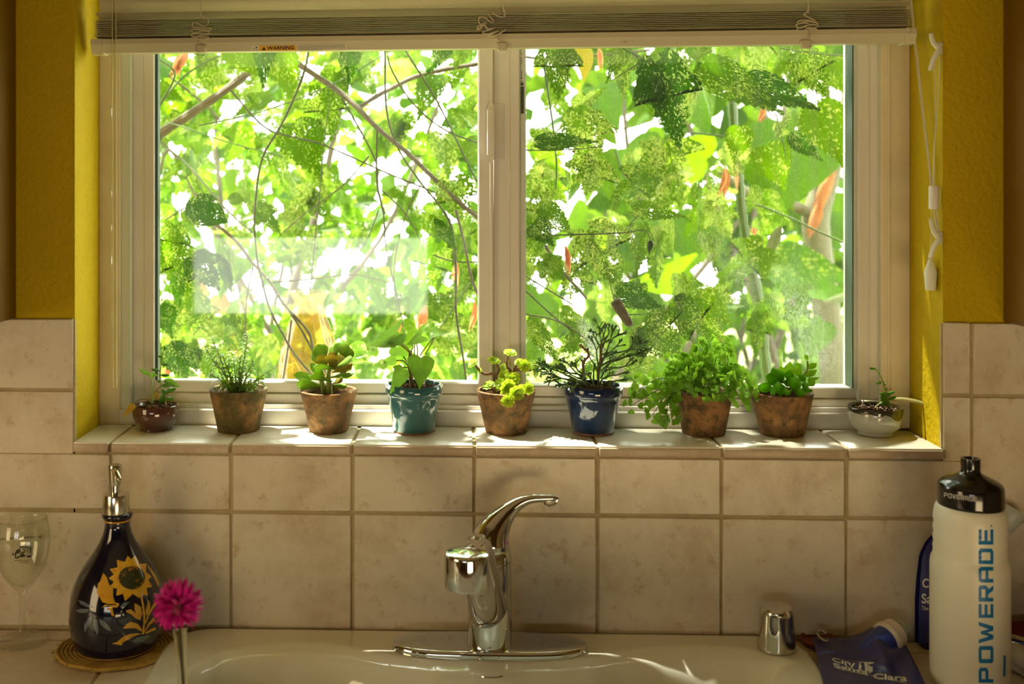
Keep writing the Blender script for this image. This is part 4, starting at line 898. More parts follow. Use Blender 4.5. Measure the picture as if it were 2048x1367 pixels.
for pts, d0, d1, n in [([(900, 740), (700, 610), (450, 690), (130, 880)], 0, -.03, 26), ([(900, 740), (720, 620), (500, 680), (300, 640), (230, 700)], 0, -.02, 22), ([(930, 740), (700, 560), (480, 540), (250, 560)], 0, -.006, 20), ([(880, 740), (700, 640), (560, 760), (400, 1000)], -.01, -.04, 22), ([(880, 740), (760, 680), (600, 800), (590, 1060)], -.02, -.045, 18), ([(900, 740), (740, 680), (620, 780), (650, 1080)], -.01, -.04, 16), ([(950, 740), (850, 480), (700, 330), (620, 330)], .006, .0, 22), ([(980, 740), (960, 420), (1010, 220), (990, 160)], .006, .01, 22), ([(1020, 740), (1080, 400), (1120, 180), (1100, 80)], .006, .01, 24), ([(1050, 740), (1200, 420), (1280, 200), (1280, 110)], 0, .0, 24), ([(1080, 740), (1260, 480), (1340, 340), (1330, 260)], 0, -.01, 20), ([(1100, 740), (1300, 500), (1470, 500), (1600, 760)], 0, -.02, 26), ([(1120, 740), (1330, 520), (1560, 560), (1660, 830)], 0, -.01, 24), ([(1100, 740), (1280, 600), (1400, 640), (1480, 760)], -.01, -.03, 18), ([(1000, 740), (900, 560), (840, 480), (830, 620)], -.01, -.035, 20), ([(1040, 740), (1000, 560), (940, 560), (900, 690)], -.01, -.045, 22), ([(1080, 740), (1040, 600), (1080, 600), (1130, 740)], -.01, -.045, 22), ([(1100, 740), (1180, 560), (1240, 600), (1250, 720)], -.01, -.04, 20), ([(950, 740), (820, 560), (740, 480), (660, 420)], .0, -.01, 20), ([(1000, 740), (1020, 500), (960, 380), (900, 300)], .0, -.012, 22), ([(1060, 740), (1140, 480), (1180, 340), (1200, 260)], .0, -.016, 22), ([(980, 740), (900, 500), (860, 380), (790, 330)], .01, .004, 22), ([(1040, 740), (1100, 520), (1080, 430), (1040, 380)], -.006, -.02, 22), ([(1100, 740), (1240, 560), (1360, 480), (1420, 420)], .006, .0, 20), ([(960, 740), (880, 600), (780, 560), (700, 600)], -.01, -.03, 20), ([(1020, 740), (960, 620), (980, 480), (1010, 440)], -.012, -.03, 22), ([(1140, 740), (1260, 640), (1330, 560), (1390, 560)], -.006, -.02, 18)]:
    frond(pts, d0, d1, n)

# 8 plump green rosette ---------------------------------------------------------------------------------
t, c, rr, rb, h, _ = pot('potted_plump_succulent', 'grainy terracotta pot with a plump bright green succulent', 'plant', 1564, 60.5, 794, 43, 878, 'terra')
def C8(x, y, dy=0): return at(1490 + x / 5.535, 690 + y / 5.535, PYC + dy)
k = mpp(c) / 5.535
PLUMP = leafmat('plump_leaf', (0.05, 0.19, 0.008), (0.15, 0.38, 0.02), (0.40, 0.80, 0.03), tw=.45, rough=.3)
PLUMPB = leafmat('sunlit_plump_leaf', (0.20, 0.42, 0.02), (0.36, 0.58, 0.04), (0.55, 0.85, 0.06), tw=.5, rough=.35)  # lighter copy of the plump leaf, sunlight painted into its colour
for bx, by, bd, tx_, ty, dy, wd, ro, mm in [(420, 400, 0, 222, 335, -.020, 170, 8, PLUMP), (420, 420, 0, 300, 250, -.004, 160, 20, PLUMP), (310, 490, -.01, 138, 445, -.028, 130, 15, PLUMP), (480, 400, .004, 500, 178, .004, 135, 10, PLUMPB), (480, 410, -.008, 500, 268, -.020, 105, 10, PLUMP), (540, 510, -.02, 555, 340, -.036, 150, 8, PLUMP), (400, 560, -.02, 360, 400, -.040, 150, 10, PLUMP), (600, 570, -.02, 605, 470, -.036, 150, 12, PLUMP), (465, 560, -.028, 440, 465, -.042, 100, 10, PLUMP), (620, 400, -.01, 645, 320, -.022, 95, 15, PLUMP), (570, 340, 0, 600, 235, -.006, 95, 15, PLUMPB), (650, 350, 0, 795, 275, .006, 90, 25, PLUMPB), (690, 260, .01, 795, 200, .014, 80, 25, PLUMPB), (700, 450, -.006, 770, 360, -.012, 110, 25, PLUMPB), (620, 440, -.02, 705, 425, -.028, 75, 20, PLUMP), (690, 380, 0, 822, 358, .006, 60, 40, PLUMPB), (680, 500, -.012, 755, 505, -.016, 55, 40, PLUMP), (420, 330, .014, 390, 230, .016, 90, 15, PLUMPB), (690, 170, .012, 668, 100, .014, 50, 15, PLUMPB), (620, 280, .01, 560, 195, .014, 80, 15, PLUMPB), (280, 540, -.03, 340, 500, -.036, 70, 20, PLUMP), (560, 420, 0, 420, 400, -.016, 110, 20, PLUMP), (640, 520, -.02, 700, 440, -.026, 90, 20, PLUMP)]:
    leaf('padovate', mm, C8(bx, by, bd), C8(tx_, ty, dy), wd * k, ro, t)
MB().tube(smoothpath([C8(480, 570), C8(560, 420), C8(680, 290), C8(690, 180, .01)], 4), .0015, 6).build('stem', M['greenstem'], t)

# 9 little grey bowl -------------------------------------------------------------------------------------
t, c, rr, rb, h, body = pot('potted_stonecrop', 'small grey glazed bowl with dark drips, one thin stonecrop sprig and a bare stalk', 'plant', 1750, 52, 823, 34, 877, 'greyglaze', 'bowl')
rim = MB(); rq = random.Random(9); n = 48
def bowl_r(z): return lin([.0055, h * .34, h * .64, h - .002], [rb * 1.04, rr * .93, rr * .985, rr], z)
drip = [h * .89 - .0018 * abs(math.sin(i * .5)) - (.0085 * math.exp(-((i - 5) / 2.5) ** 2)) - rq.uniform(0, .001) for i in range(n)]
vs = []; fs = []
for i in range(n):
    a = 2 * math.pi * i / n
    for j in range(4):
        z_ = drip[i] + (h - .002 - drip[i]) * j / 3; r_ = bowl_r(z_) + .0005; vs.append(c + V((r_ * math.sin(a), -r_ * math.cos(a), z_)))
    for r_, z_ in ((rr - .001, h + .0006), (rr - .0045, h - .001), (rr - .0052, h - .004)): vs.append(c + V((r_ * math.sin(a), -r_ * math.cos(a), z_)))
for i in range(n):
    for j in range(6): fs.append((i * 7 + j, ((i + 1) % n) * 7 + j, ((i + 1) % n) * 7 + j + 1, i * 7 + j + 1))
rim.add(vs, fs); rim.build('drip_rim', M['darkrim'], body)
M['gravel'] = pm('pinkish_gravel', (0.55, 0.36, 0.26), 0.7, mott=[(240, (0.75, 0.62, 0.50), 0.45, 0.6), (330, (0.25, 0.14, 0.09), 0.55, 0.66)])
pebbles(t, c, rr * .84, h - .004, 90, .0010, .0024, 8, 'gravel')
def C9(x, y, dy=0): return at(1490 + x / 5.535, 690 + y / 5.535, PYC + dy)
k = mpp(c) / 5.535
MB().tube(smoothpath([C9(1612, 690), C9(1560, 520), C9(1525, 400), C9(1465, 285), C9(1410, 258)], 4), [.0013 - .00004 * i for i in range(17)], 6).build('stem', M['greenstem'], t)
for bx, by, tx_, ty, wd, ro in [(1420, 262, 1382, 255, 30, 20), (1430, 268, 1440, 245, 25, 20), (1470, 300, 1488, 300, 28, 20), (1510, 405, 1450, 425, 34, 30), (1535, 430, 1562, 430, 32, 20), (1560, 535, 1492, 540, 42, 35), (1570, 540, 1662, 515, 42, 35), (1570, 570, 1490, 578, 38, 40), (1580, 600, 1680, 570, 38, 30), (1590, 600, 1495, 612, 42, 30), (1600, 640, 1500, 650, 40, 20), (1555, 495, 1570, 480, 25, 10), (1585, 565, 1600, 550, 24, 10)]:
    leaf('bean', JADE if by < 545 else NEED, C9(bx, by), C9(tx_, ty, -.006), wd * k, ro, t)
STK = pm('dry_green_stalk', (0.42, 0.42, 0.14), 0.6, mott=[(60, (0.50, 0.36, 0.20), 0.5, 0.7)])
MB().tube(smoothpath([C9(1440, 690), C9(1530, 620), C9(1640, 600), C9(1760, 598, -.004), C9(1900, 622, -.008), C9(1985, 648, -.01)], 4), [.0012] * 4 + [.0016] * 4 + [.0024] * 12 + [.0012], 7).build('bare_stalk', STK, t)
MB().tube([C9(1290, 700), C9(1312, 605)], [.0012, .0008], 5).build('pale_shoot', pm('pale_shoot', (0.75, 0.55, 0.50), 0.5), t)
# ------------------------------------------------------------------ soap dispenser on its straw mat
def zat(v, p):                  # world height seen at image row v at the place p
    return EYE.z - (v - PY) / F * depth(p)
cS = onz(235, 1299, 0.004); cS.y = -0.0600; cS.x = at(235, 1299, cS.y).x; cS.z = 0.0
kS = mpp(cS)
mat_t = thing('straw_mat', 'round coiled straw mat under the soap dispenser', 'mat', (cS.x - .002, cS.y - .004, 0))
STRAW = pm('straw', (0.42, 0.27, 0.05), 0.8, mott=[(90, (0.30, 0.18, 0.03), 0.4, 0.7), (300, (0.55, 0.38, 0.10), 0.55, 0.7)], bump=(500, 0.8, 0.001))
mc = V((cS.x - .002, cS.y - .002, .0032)); sp = []
for i in range(900):
    a = i * .1; r = .0012 + .00078 * a
    sp.append(mc + V((r * math.cos(a), r * math.sin(a) * .86, .0007 * math.sin(a * 9) )))
MB().tube(sp, .0026, 6).build('coil', STRAW, mat_t)
st = MB(); rq = random.Random(31)
for i in range(60):
    a = rq.uniform(0, 6.28); p = mc + V((.070 * math.cos(a), .060 * math.sin(a), rq.uniform(-.001, .001))); d = V((math.cos(a + rq.uniform(-1, 1)), math.sin(a + rq.uniform(-1, 1)), rq.uniform(-.1, .1)))
    st.tube([p, p + d * rq.uniform(.003, .008)], .0004, 4)
tag(st.build('frayed_ends', STRAW, mat_t), kind='stuff')
zb_ = 0.0058
dz = thing('soap_dispenser', 'dark navy pear-shaped soap dispenser painted with a sunflower, on a straw mat', 'soap dispenser', (cS.x, cS.y, zb_))
M['cobalt'] = pm('cobalt_glaze', (0.003, 0.004, 0.018), 0.10, coat=0.8, mott=[(14, (0.005, 0.008, 0.040), 0.5, 0.75)])
M['steelpump'] = pm('pump_steel', (0.62, 0.60, 0.50), 0.16, metal=1.0)
# outline read from the photograph: image row, half width in pixels
pr = [(1320, 74), (1312, 78), (1306, 79), (1300, 77.5), (1294, 79), (1286, 82), (1270, 87), (1250, 91.5), (1225, 94), (1205, 93), (1180, 90), (1160, 83.5), (1140, 74), (1120, 61.5), (1100, 47), (1082, 36), (1066, 29), (1052, 25.5), (1043, 24.5), (1038, 26)]
z0 = zat(1316, cS + V((0, -.049, 0)))
prof = [(0, zb_), (pr[0][1] * kS * .97, zb_)]
zsP = []; rsP = []
for v, hw in pr:
    z = zat(v, cS) if v < 1280 else None
    zsP.append((v, hw))
zbody = [zat(v, cS) for v, _ in pr]; zl = zat(1278, cS)
# the foot rows are seen from above: compress them between mat and belly
lo = [zb_ + (zl - zb_) * f for f in (.02, .12, .22, .30, .40, .62)]
zz = lo + [zat(v, cS) for v, _ in pr[6:]]
prof += [(hw * kS, z) for (v, hw), z in zip(pr, zz)]
prof += [(24.5 * kS, zat(1036, cS)), (29.5 * kS, zat(1032, cS)), (30.6 * kS, zat(1028, cS)), (29.5 * kS, zat(1024, cS)), (25 * kS, zat(1022.5, cS)), (0, zat(1022, cS))]
body = MB().lathe((cS.x, cS.y, 0), prof, 64).build('body', M['cobalt'], dz, ang=60)
hS = hit_lathe((cS.x, cS.y, 0), [p[1] for p in prof[1:-1]], [p[0] for p in prof[1:-1]])
GOLD = pm('gold_band', (0.62, 0.30, 0.03), 0.15, coat=0.8, mott=[(60, (0.50, 0.20, 0.02), 0.5, 0.7)])
def ring(name, r0, z0_, r1, z1_, m, par): MB().lathe((cS.x, cS.y, 0), [(r0 + .0002, z0_), ((r0 + r1) / 2 + .0007, (z0_ + z1_) / 2), (r1 + .0002, z1_)], 64).build(name, m, par)
ring('gold_band', 77.8 * kS, lo[2], 79.2 * kS, lo[4], GOLD, body)
ring('gold_band', 25.6 * kS, zat(1039.5, cS), 26 * kS, zat(1036, cS), GOLD, body)
def Sp(x, y): return (140 + x / 5.695, 1100 + y / 5.695)
PETAL = pm('painted_petal', (0.72, 0.42, 0.025), 0.12, coat=0.8, mott=[(160, (0.66, 0.24, 0.02), 0.50, 0.66)])
LEAFY = pm('painted_leaf', (0.66, 0.36, 0.025), 0.12, coat=0.8, mott=[(60, (0.60, 0.20, 0.02), 0.58, 0.70)])
BLUEY = pm('painted_blue', (0.10, 0.14, 0.17), 0.12, coat=0.8, mott=[(90, (0.24, 0.27, 0.22), 0.52, 0.7)])
DISK = pm('painted_disk', (0.03, 0.04, 0.015), 0.12, coat=0.8, mott=[(120, (0.30, 0.13, 0.02), 0.52, 0.62)])
def dec(name, polys, m, off=.0005, ml=3.0):
    mb = MB()
    for p in polys: decal(mb, [Sp(*q) for q in p], [tuple(range(len(p)))], hS, off, ml)
    return mb.build(name, m, body, ang=0)
pet = []
tipp = [(660, 60), (745, 55), (870, 150), (930, 300), (935, 415), (885, 520), (790, 545), (625, 575), (525, 515), (455, 420), (440, 315), (455, 210), (535, 105)]
cxp, cyp = 706, 310
for i, (tx_, ty) in enumerate(tipp):
    d = V((tx_ - cxp, ty - cyp)); ln = d.length; d /= ln; n_ = V((-d.y, d.x)); w_ = 58
    b = V((cxp, cyp)) + d * 110; m_ = V((cxp, cyp)) + d * (110 + (ln - 110) * .45)
    pet.append([tuple(b - n_ * w_ * .8), tuple(m_ - n_ * w_), tuple(V((tx_, ty)) - n_ * 12 - d * 12), (tx_, ty), tuple(V((tx_, ty)) + n_ * 8 - d * 14), tuple(m_ + n_ * w_), tuple(b + n_ * w_ * .8)])
dec('sunflower_petals', pet, PETAL)
dec('sunflower_disk', [[(cxp + 152 * math.cos(a), cyp + 133 * math.sin(a)) for a in [i * math.pi / 14 for i in range(28)]]], DISK, .0009)
def stroke(pts, w0, w1):
    l = []; r_ = []
    for i, p in enumerate(pts):
        q = V(pts[min(i + 1, len(pts) - 1)]) - V(pts[max(i - 1, 0)]); q.normalize(); n_ = V((-q.y, q.x)); w_ = w0 + (w1 - w0) * i / (len(pts) - 1)
        l.append(tuple(V(p) + n_ * w_)); r_.append(tuple(V(p) - n_ * w_))
    return [[l[i], l[i + 1], r_[i + 1], r_[i]] for i in range(len(pts) - 1)]
dec('painted_stalk', stroke([(805, 480), (828, 600), (845, 720), (846, 830), (830, 955)], 11, 11) + stroke([(860, 830), (890, 740), (935, 660), (975, 600)], 6, 16) + stroke([(850, 930), (900, 840), (960, 780)], 6, 20) + stroke([(860, 945), (920, 910), (975, 890)], 8, 18), PETAL)
dec('painted_leaves', [[(380, 255), (420, 310), (412, 380), (405, 440), (430, 530), (470, 590), (520, 610), (440, 610), (370, 590), (345, 545), (350, 515), (305, 480), (312, 440), (330, 425), (315, 380), (345, 350), (360, 300)],
    [(455, 395), (490, 390), (455, 440), (490, 455), (490, 500), (475, 530), (505, 590), (555, 600), (560, 625), (480, 600), (425, 520), (420, 440)],
    [(355, 655), (400, 615), (470, 625), (420, 630)], [(410, 675), (460, 625), (560, 615), (540, 650), (480, 650), (505, 750), (475, 745), (455, 680)],
    [(735, 600), (775, 620), (785, 670), (808, 645), (812, 690), (828, 705), (805, 780), (760, 735), (735, 670)], [(635, 685), (690, 670), (750, 715), (780, 745), (808, 795), (750, 775), (700, 730), (645, 705)],
    [(600, 890), (640, 840), (690, 810), (700, 830), (770, 835), (810, 880), (825, 925), (790, 910), (740, 885), (640, 890)],
    [(475, 1060), (540, 1040), (600, 985), (680, 950), (760, 942), (820, 948), (760, 965), (700, 990), (660, 1020), (670, 985), (600, 1050), (590, 1080), (520, 1068)],
    [(885, 560), (910, 590), (915, 650), (890, 720), (865, 740), (862, 680), (880, 620)], [(865, 145), (905, 190), (970, 270), (1020, 370), (1010, 430), (960, 320), (905, 215)]], LEAFY)
dec('painted_blue_leaves', [[(90, 565), (150, 580), (230, 625), (265, 650), (190, 645), (120, 610)], [(60, 685), (120, 665), (230, 670), (190, 710), (110, 712)], [(165, 935), (160, 850), (200, 780), (255, 740), (250, 800), (210, 860)], [(315, 975), (262, 850), (275, 770), (310, 790), (328, 900)], [(470, 925), (400, 890), (340, 830), (330, 780), (400, 810), (450, 870)], [(570, 640), (610, 590), (680, 585), (650, 620), (600, 665)], [(710, 1030), (760, 990), (900, 960), (910, 985), (830, 1040), (740, 1050)]], BLUEY)
# pump
def ring_at(v): return zat(v, cS)
MB().lathe((cS.x - .0015, cS.y, 0), [(0, ring_at(1024)), (26.5 * kS, ring_at(1024)), (26.8 * kS, ring_at(1018)), (26 * kS, ring_at(990)), (25 * kS, ring_at(986.5)), (0, ring_at(985))], 40).build('pump_collar', M['steelpump'], dz, ang=35)
MB().lathe((cS.x - .003, cS.y, 0), [(0, ring_at(986)), (9.5 * kS, ring_at(986)), (9.5 * kS, ring_at(970)), (11.5 * kS, ring_at(969)), (12 * kS, ring_at(966)), (14 * kS, ring_at(936)), (14 * kS, ring_at(931)), (13 * kS, ring_at(928.5)), (0, ring_at(928))], 32).build('pump_head', M['steelpump'], dz, ang=35)
a0 = V((cS.x - .003, cS.y - .005, ring_at(936)))
MB().tube(smoothpath([a0, a0 + V((.006, -.010, -.001)), a0 + V((.0115, -.018, -.0045)), a0 + V((.0125, -.020, -.0075))], 5), [.0034] * 8 + [.003] * 8, 10).build('nozzle', M['steelpump'], dz)

# ------------------------------------------------------------------ wine glass at the edge
cW = onz(44.5, 1281, 0.0); kW = mpp(cW)
wg = thing('wine_glass', 'clear stemmed wine glass with black print, beside the soap dispenser', 'glass', tuple(cW))
GL = glassmat('wine_glass_clear', (0.97, 0.98, 0.95), ior=1.55)
def zw(v): return zat(v, cW)
ow = [(50, .0008), (50.5, .0016), (46, .0030), (25, .0050), (10, .010), (7, zw(1255)), (6.5, zw(1220)), (7, zw(1190)), (11, zw(1178)), (24, zw(1166)), (38, zw(1146)), (47, zw(1125)), (52, zw(1105)), (54, zw(1085)), (53, zw(1065)), (50, zw(1048)), (47, zw(1034))]
iw = [(46.2, zw(1033.5)), (48.6, zw(1048)), (51.6, zw(1065)), (52.5, zw(1085)), (50.4, zw(1105)), (45.3, zw(1125)), (36, zw(1145)), (22, zw(1163)), (8, zw(1171)), (0, zw(1172))]
MB().lathe(cW * 1, [(0, .0006)] + [(r * kW, z) for r, z in ow] + [(r * kW, z) for r, z in iw], 64).build('glass_body', GL, wg, ang=0)
hW = hit_lathe((cW.x, cW.y, 0), [z for r, z in ow[8:]], [r * kW + .0003 for r, z in ow[8:]], back=True)
wt = MB()
def Gp(x, y): return (x / 17.09, 1060 + y / 17.09)
vs, fs = text2d('September 18-20, 2015', 0.012)
# printed to be read from the far side, so it shows mirrored from here
arc = [(83 - a * 88, 1076.5 + 5 * a * a + 1.5 * a - b_ * 6.5) for a, b_ in vs]
decal(wt, arc, fs, hW, -.0003)
for poly in ([(735, 410), (760, 470), (800, 520), (800, 590), (670, 590), (690, 510)], [(545, 690), (650, 625), (720, 740), (520, 770)], [(500, 760), (720, 760), (690, 790), (560, 800), (545, 960), (510, 960)], [(545, 930), (660, 940), (690, 850), (620, 880), (610, 960), (545, 970)], [(800, 580), (890, 540), (1000, 600), (980, 630), (890, 580), (830, 620)], [(830, 620), (860, 620), (870, 760), (830, 760)], [(930, 610), (960, 640), (950, 760), (925, 760)], [(1020, 560), (1070, 560), (1060, 760), (1015, 760)], [(730, 740), (820, 740), (820, 790), (720, 800)], [(690, 800), (810, 810), (900, 880), (700, 930)], [(910, 860), (1060, 850), (1060, 910), (940, 930)], [(400, 800), (470, 770), (480, 850), (430, 850)], [(670, 590), (690, 590), (700, 740), (680, 740)], [(790, 590), (806, 590), (810, 740), (792, 740)]):
    decal(wt, [Gp(*q) for q in poly], [tuple(range(len(poly)))], hW, -.0003)
rq = random.Random(5)
for (x0, x1, y) in ((500, 990, 1030), (690, 990, 1095)):
    x = x0
    while x < x1:
        w_ = rq.uniform(14, 34); hh = rq.uniform(22, 46); decal(wt, [Gp(x, y - hh / 2), Gp(x + w_, y - hh * .3), Gp(x + w_ * .8, y + hh / 2), Gp(x + w_ * .2, y + hh * .4)], [(0, 1, 2, 3)], hW, -.0003); x += w_ + rq.uniform(8, 22)
wt.build('print', M['black'], wg, ang=0)

# ------------------------------------------------------------------ pink flower in a bud vase, in front of the sink
dV = 0.965
def ondepth(u, v, dd): return EYE + dirn(u, v) * dd
pT = ondepth(359, 1256, dV); pB = ondepth(366.5, 1367, dV); ax = (pB - pT).normalized(); tot = (pT.z - H) / -ax.z
kV = dV / F
base = pT + ax * tot
vz = thing('bud_vase', 'slim clear glass bud vase holding a magenta flower, by the sink rim', 'vase', tuple(base))
mx = (-ax).to_track_quat('Z', 'Y').to_matrix()
o_ = [(0, .0005), (.020, .0005), (.021, .002), (.0185, .012), (.012, tot * .25), (11.3 * kV, tot * .45), (11 * kV, tot * .7), (11.5 * kV, tot - 48 * kV), (13 * kV, tot - 20 * kV), (14 * kV, tot - 8 * kV), (15.5 * kV, tot - 2 * kV), (15.2 * kV, tot)]
i_ = [(14 * kV, tot), (12.3 * kV, tot - 9 * kV), (10.6 * kV, tot - 22 * kV), (9 * kV, tot - 50 * kV), (8.4 * kV, tot * .6), (8.6 * kV, tot * .4), (.008, tot * .2), (.006, .012), (0, .010)]
# the tilted vase keeps a level foot
MB().lathe(base + V((0, 0, .004)), o_ + i_, 40, mx).build('glass_body', clearmat('vase_glass', (0.98, 0.99, 0.97), ior=1.42), vz, ang=0)
MAG = leafmat('magenta_floret', (0.55, 0.004, 0.20), (0.85, 0.02, 0.42), (0.8, 0.02, 0.40), tw=.25, rough=.5)
fc = ondepth(357, 1212, dV - .004)
fl = thing('pink_flower', 'magenta globe amaranth flower head standing in the bud vase', 'flower', tuple(fc))
MB().tube(smoothpath([fc, ondepth(360, 1262, dV), pT + ax * .03, pT + ax * (tot - .03)], 6), .0012, 6).build('stem', pm('pale_flower_stem', (0.34, 0.30, 0.16), 0.6), fl)
MB().ball(fc, .0075, .0075, .009, 2).build('flower_core', pm('flower_core', (0.22, 0.10, 0.06), 0.8), fl)
rq = random.Random(12); pm_ = proto('padovate', MAG)
n = 210
for i in range(n):
    zf = 1 - 2 * (i + .5) / n; a = i * 2.39996; r = math.sqrt(1 - zf * zf); d = V((r * math.cos(a), r * math.sin(a), zf))
    if d.z < -.86: continue
    if d.y < -.55 and abs(d.x - .12) < .22 and d.z < .1: continue
    d = (d + V((rq.uniform(-.18, .18), rq.uniform(-.18, .18), rq.uniform(-.12, .2)))).normalized()
    ln = rq.uniform(.0205, .0245) * (1 + .04 * d.z); b = fc + d * .0055
    leaf('padovate', MAG, b, b + d * (ln - .0055), rq.uniform(.0040, .0054), rq.uniform(0, 90), fl, 'petal')

# ------------------------------------------------------------------ faucet
cF = onz(979, 1293, 0.008); cF.y = -0.062; cF.x = at(979, 1290, cF.y).x; kF = mpp(cF); z_d = H
fa = thing('faucet', 'chrome single lever kitchen faucet on a long deck plate behind the sink', 'faucet', (cF.x, cF.y, z_d - .0005))
def zf_(v): return zat(v, cF)
plate = MB(); half = 195 * kF; rw = 0.0325; pts = []
for i in range(64):
    a = 2 * math.pi * i / 64; x = math.copysign(abs(math.cos(a)) ** .55, math.cos(a)) * half; y = math.copysign(abs(math.sin(a)) ** .95, math.sin(a)) * rw; pts.append((x, y))
rings_ = [(1.0, -.006), (1.0, .001), (.995, .004), (.97, .0068), (.90, .0085), (.6, .0088), (.0, .0088)]
vs = []; fs = []
for s, dz_ in rings_:
    for x, y in pts: vs.append(V((cF.x + math.copysign(max(0, abs(x) - (1 - s) * rw), x), cF.y + y * s, z_d + dz_)))
for j in range(len(rings_) - 1):
    for i in range(64): fs.append((j * 64 + i, j * 64 + (i + 1) % 64, (j + 1) * 64 + (i + 1) % 64, (j + 1) * 64 + i))
plate.add(vs, fs).build('deck_plate', M['chrome'], fa, ang=0)
rB = 44.6 * kF; zt = zf_(1120); zp = z_d + .0085
MB().lathe((cF.x, cF.y, 0), [(0, zp - .002), (rB * 1.02, zp - .002), (rB * 1.02, zp + .002), (rB, zp + .005), (rB * .985, zt - .002), (rB * .97, zt), (0, zt)], 48).build('body', M['chrome'], fa, ang=40)
tilt = Matrix.Rotation(math.radians(-7), 3, 'Y')
MB().lathe((cF.x, cF.y, zt), [(0, -.001), (rB * 1.0, -.001), (rB * 1.0, .010), (rB * .955, .0115), (0, .0115)], 48, tilt).build('collar_ring', M['chrome'], fa, ang=40)
def Fp(x, y, dy=0): return at(760 + x / 3.358, 960 + y / 3.358, cF.y + dy)
hp = [(742, 490), (742, 450), (742, 410), (752, 365), (772, 320), (806, 270), (850, 220), (895, 180), (940, 150), (990, 130), (1040, 122), (1100, 120), (1150, 119), (1196, 117)]
hr = [128, 130, 130, 122, 108, 88, 66, 50, 40, 32, 28, 26, 24, 15]
hnd = MB().tube(smoothpath([Fp(*p) for p in hp], 4), [x * kF / 3.358 for i in range(len(hr) - 1) for x in [hr[i] + (hr[i + 1] - hr[i]) * j / 4 for j in range(4)]] + [hr[-1] * kF / 3.358], 24, flat=1.0)
hd = hnd.build('lever', M['chrome'], fa, ang=0)
lip = MB(); lip.tube(smoothpath([Fp(1096, 125), Fp(1104, 152), Fp(1130, 166), Fp(1168, 160), Fp(1190, 135), Fp(1196, 118)], 5), 9 * kF / 3.358, 8, flat=1.6).build('lever_lip', M['chrome'], hd)
dp = at(1013.6, 1083.5, cF.y - rB * .55); RED = pm('red_dot', (0.6, 0.03, 0.02), 0.3); BLU = pm('blue_dot', (0.02, 0.06, 0.5), 0.3)
for s, m_, nm in ((-1, RED, 'red_mark'), (1, BLU, 'blue_mark')):
    MB().add([dp + V((.0016 * math.cos(a) * .7, -.001, .0030 * math.sin(a))) for a in [math.pi / 2 + s * -1 * i * math.pi / 8 for i in range(9)]], [tuple(range(9))]).build(nm, m_, hd, smooth=False)
# spout: reaches out over the basin, ends in the spray head
hc = ondepth(934, 1165, 1.125); kH = 1.125 / F; rH = 45.5 * kH
zh0 = ondepth(934, 1188, 1.125 - rH).z; zh1 = ondepth(934, 1121, 1.125 - rH).z
sp0 = V((cF.x - .002, cF.y - rB * .2, zp + .045)); sp = [sp0, sp0 + V((-.002, -.03, .012)), V((hc.x * .6 + sp0.x * .4, hc.y * .55 + sp0.y * .45, zh0 + .008)), V((hc.x * .86 + sp0.x * .14, hc.y + .035, zh0 + .018)), V((hc.x, hc.y + .004, zh0 + .020))]
MB().tube(smoothpath(sp, 6), [rB * .98 - (rB * .98 - rH * .80) * min(1, i / 14) for i in range(25)], 24, flat=0.86).build('spout', M['chrome'], fa, ang=0)
zt2 = ondepth(934, 1099, 1.125).z
hl = [(0, zh0 + .004), (rH * .80, zh0 + .004), (rH * .84, zh0), (rH * .98, zh0), (rH, zh0 + .0015), (rH, zh1 - .002), (rH * .99, zh1), (rH * .94, zh1 + (zt2 - zh1) * .40), (rH * .80, zh1 + (zt2 - zh1) * .75), (rH * .52, zt2 - .0008), (0, zt2)]
MB().lathe((hc.x, hc.y, 0), hl, 48).build('spray_head', M['chrome'], fa, ang=40)

# ------------------------------------------------------------------ dishwasher air gap cap
cA = onz(1553, 1296, H); kA = mpp(cA)
ag = thing('air_gap', 'chrome air gap cap with a slot, standing on the sink rim', 'air gap', tuple(cA))
zA_ = zat(1213, cA) - H
# solve the shell so that the slot is a real opening: front strip left out
prA = [(35.2, 0), (35.4, .003), (33.6, zA_ * .5), (32.2, zA_ - .005), (31.4, zA_ - .002), (29, zA_), (0, zA_ + .0006)]
nA = 96; vs = []; fs = []
zz = [0, .003] + [.003 + (zA_ - .008) * i / 16 for i in range(1, 17)] + [zA_ - .002, zA_, zA_ + .0006]
rr_a = [lin([p[1] for p in prA], [p[0] for p in prA], z) * kA if i < len(zz) - 1 else 0 for i, z in enumerate(zz)]
for z, r in zip(zz, rr_a):
    for i in range(nA):
        a = 2 * math.pi * i / nA; vs.append(cA + V((r * math.sin(a), -r * math.cos(a), z)))
sl0, sl1 = zat(1269, cA + V((0, -.018, 0))) - H, zat(1231, cA + V((0, -.018, 0))) - H
def inslot(i, j):
    a = ((i + .5) / nA * 2 * math.pi + math.pi) % (2 * math.pi) - math.pi; z = (zz[j] + zz[j + 1]) / 2; x = a * 33 * kA / kA
    x0_ = -14; e = math.hypot((x - x0_) / 7.2, 0); zc = (sl0 + sl1) / 2; return abs(x - x0_) < 7.0 * (1 - max(0, abs(z - zc) / ((sl1 - sl0) / 2) - .55) * 1.1) and sl0 < z < sl1
for j in range(len(zz) - 1):
    for i in range(nA):
        if inslot(i, j): continue
        i2 = (i + 1) % nA; fs.append((j * nA + i, j * nA + i2, (j + 1) * nA + i2, (j + 1) * nA + i))
MB().add(vs, fs).build('cap', M['chromeworn'], ag, ang=50, solid=.0012)
MB().lathe(cA, [(0, .0005), (25 * kA, .0005), (25 * kA, zA_ * .84), (0, zA_ * .85)], 24).build('inner_tube', pm('inner_plastic', (0.42, 0.40, 0.33), 0.5), ag)

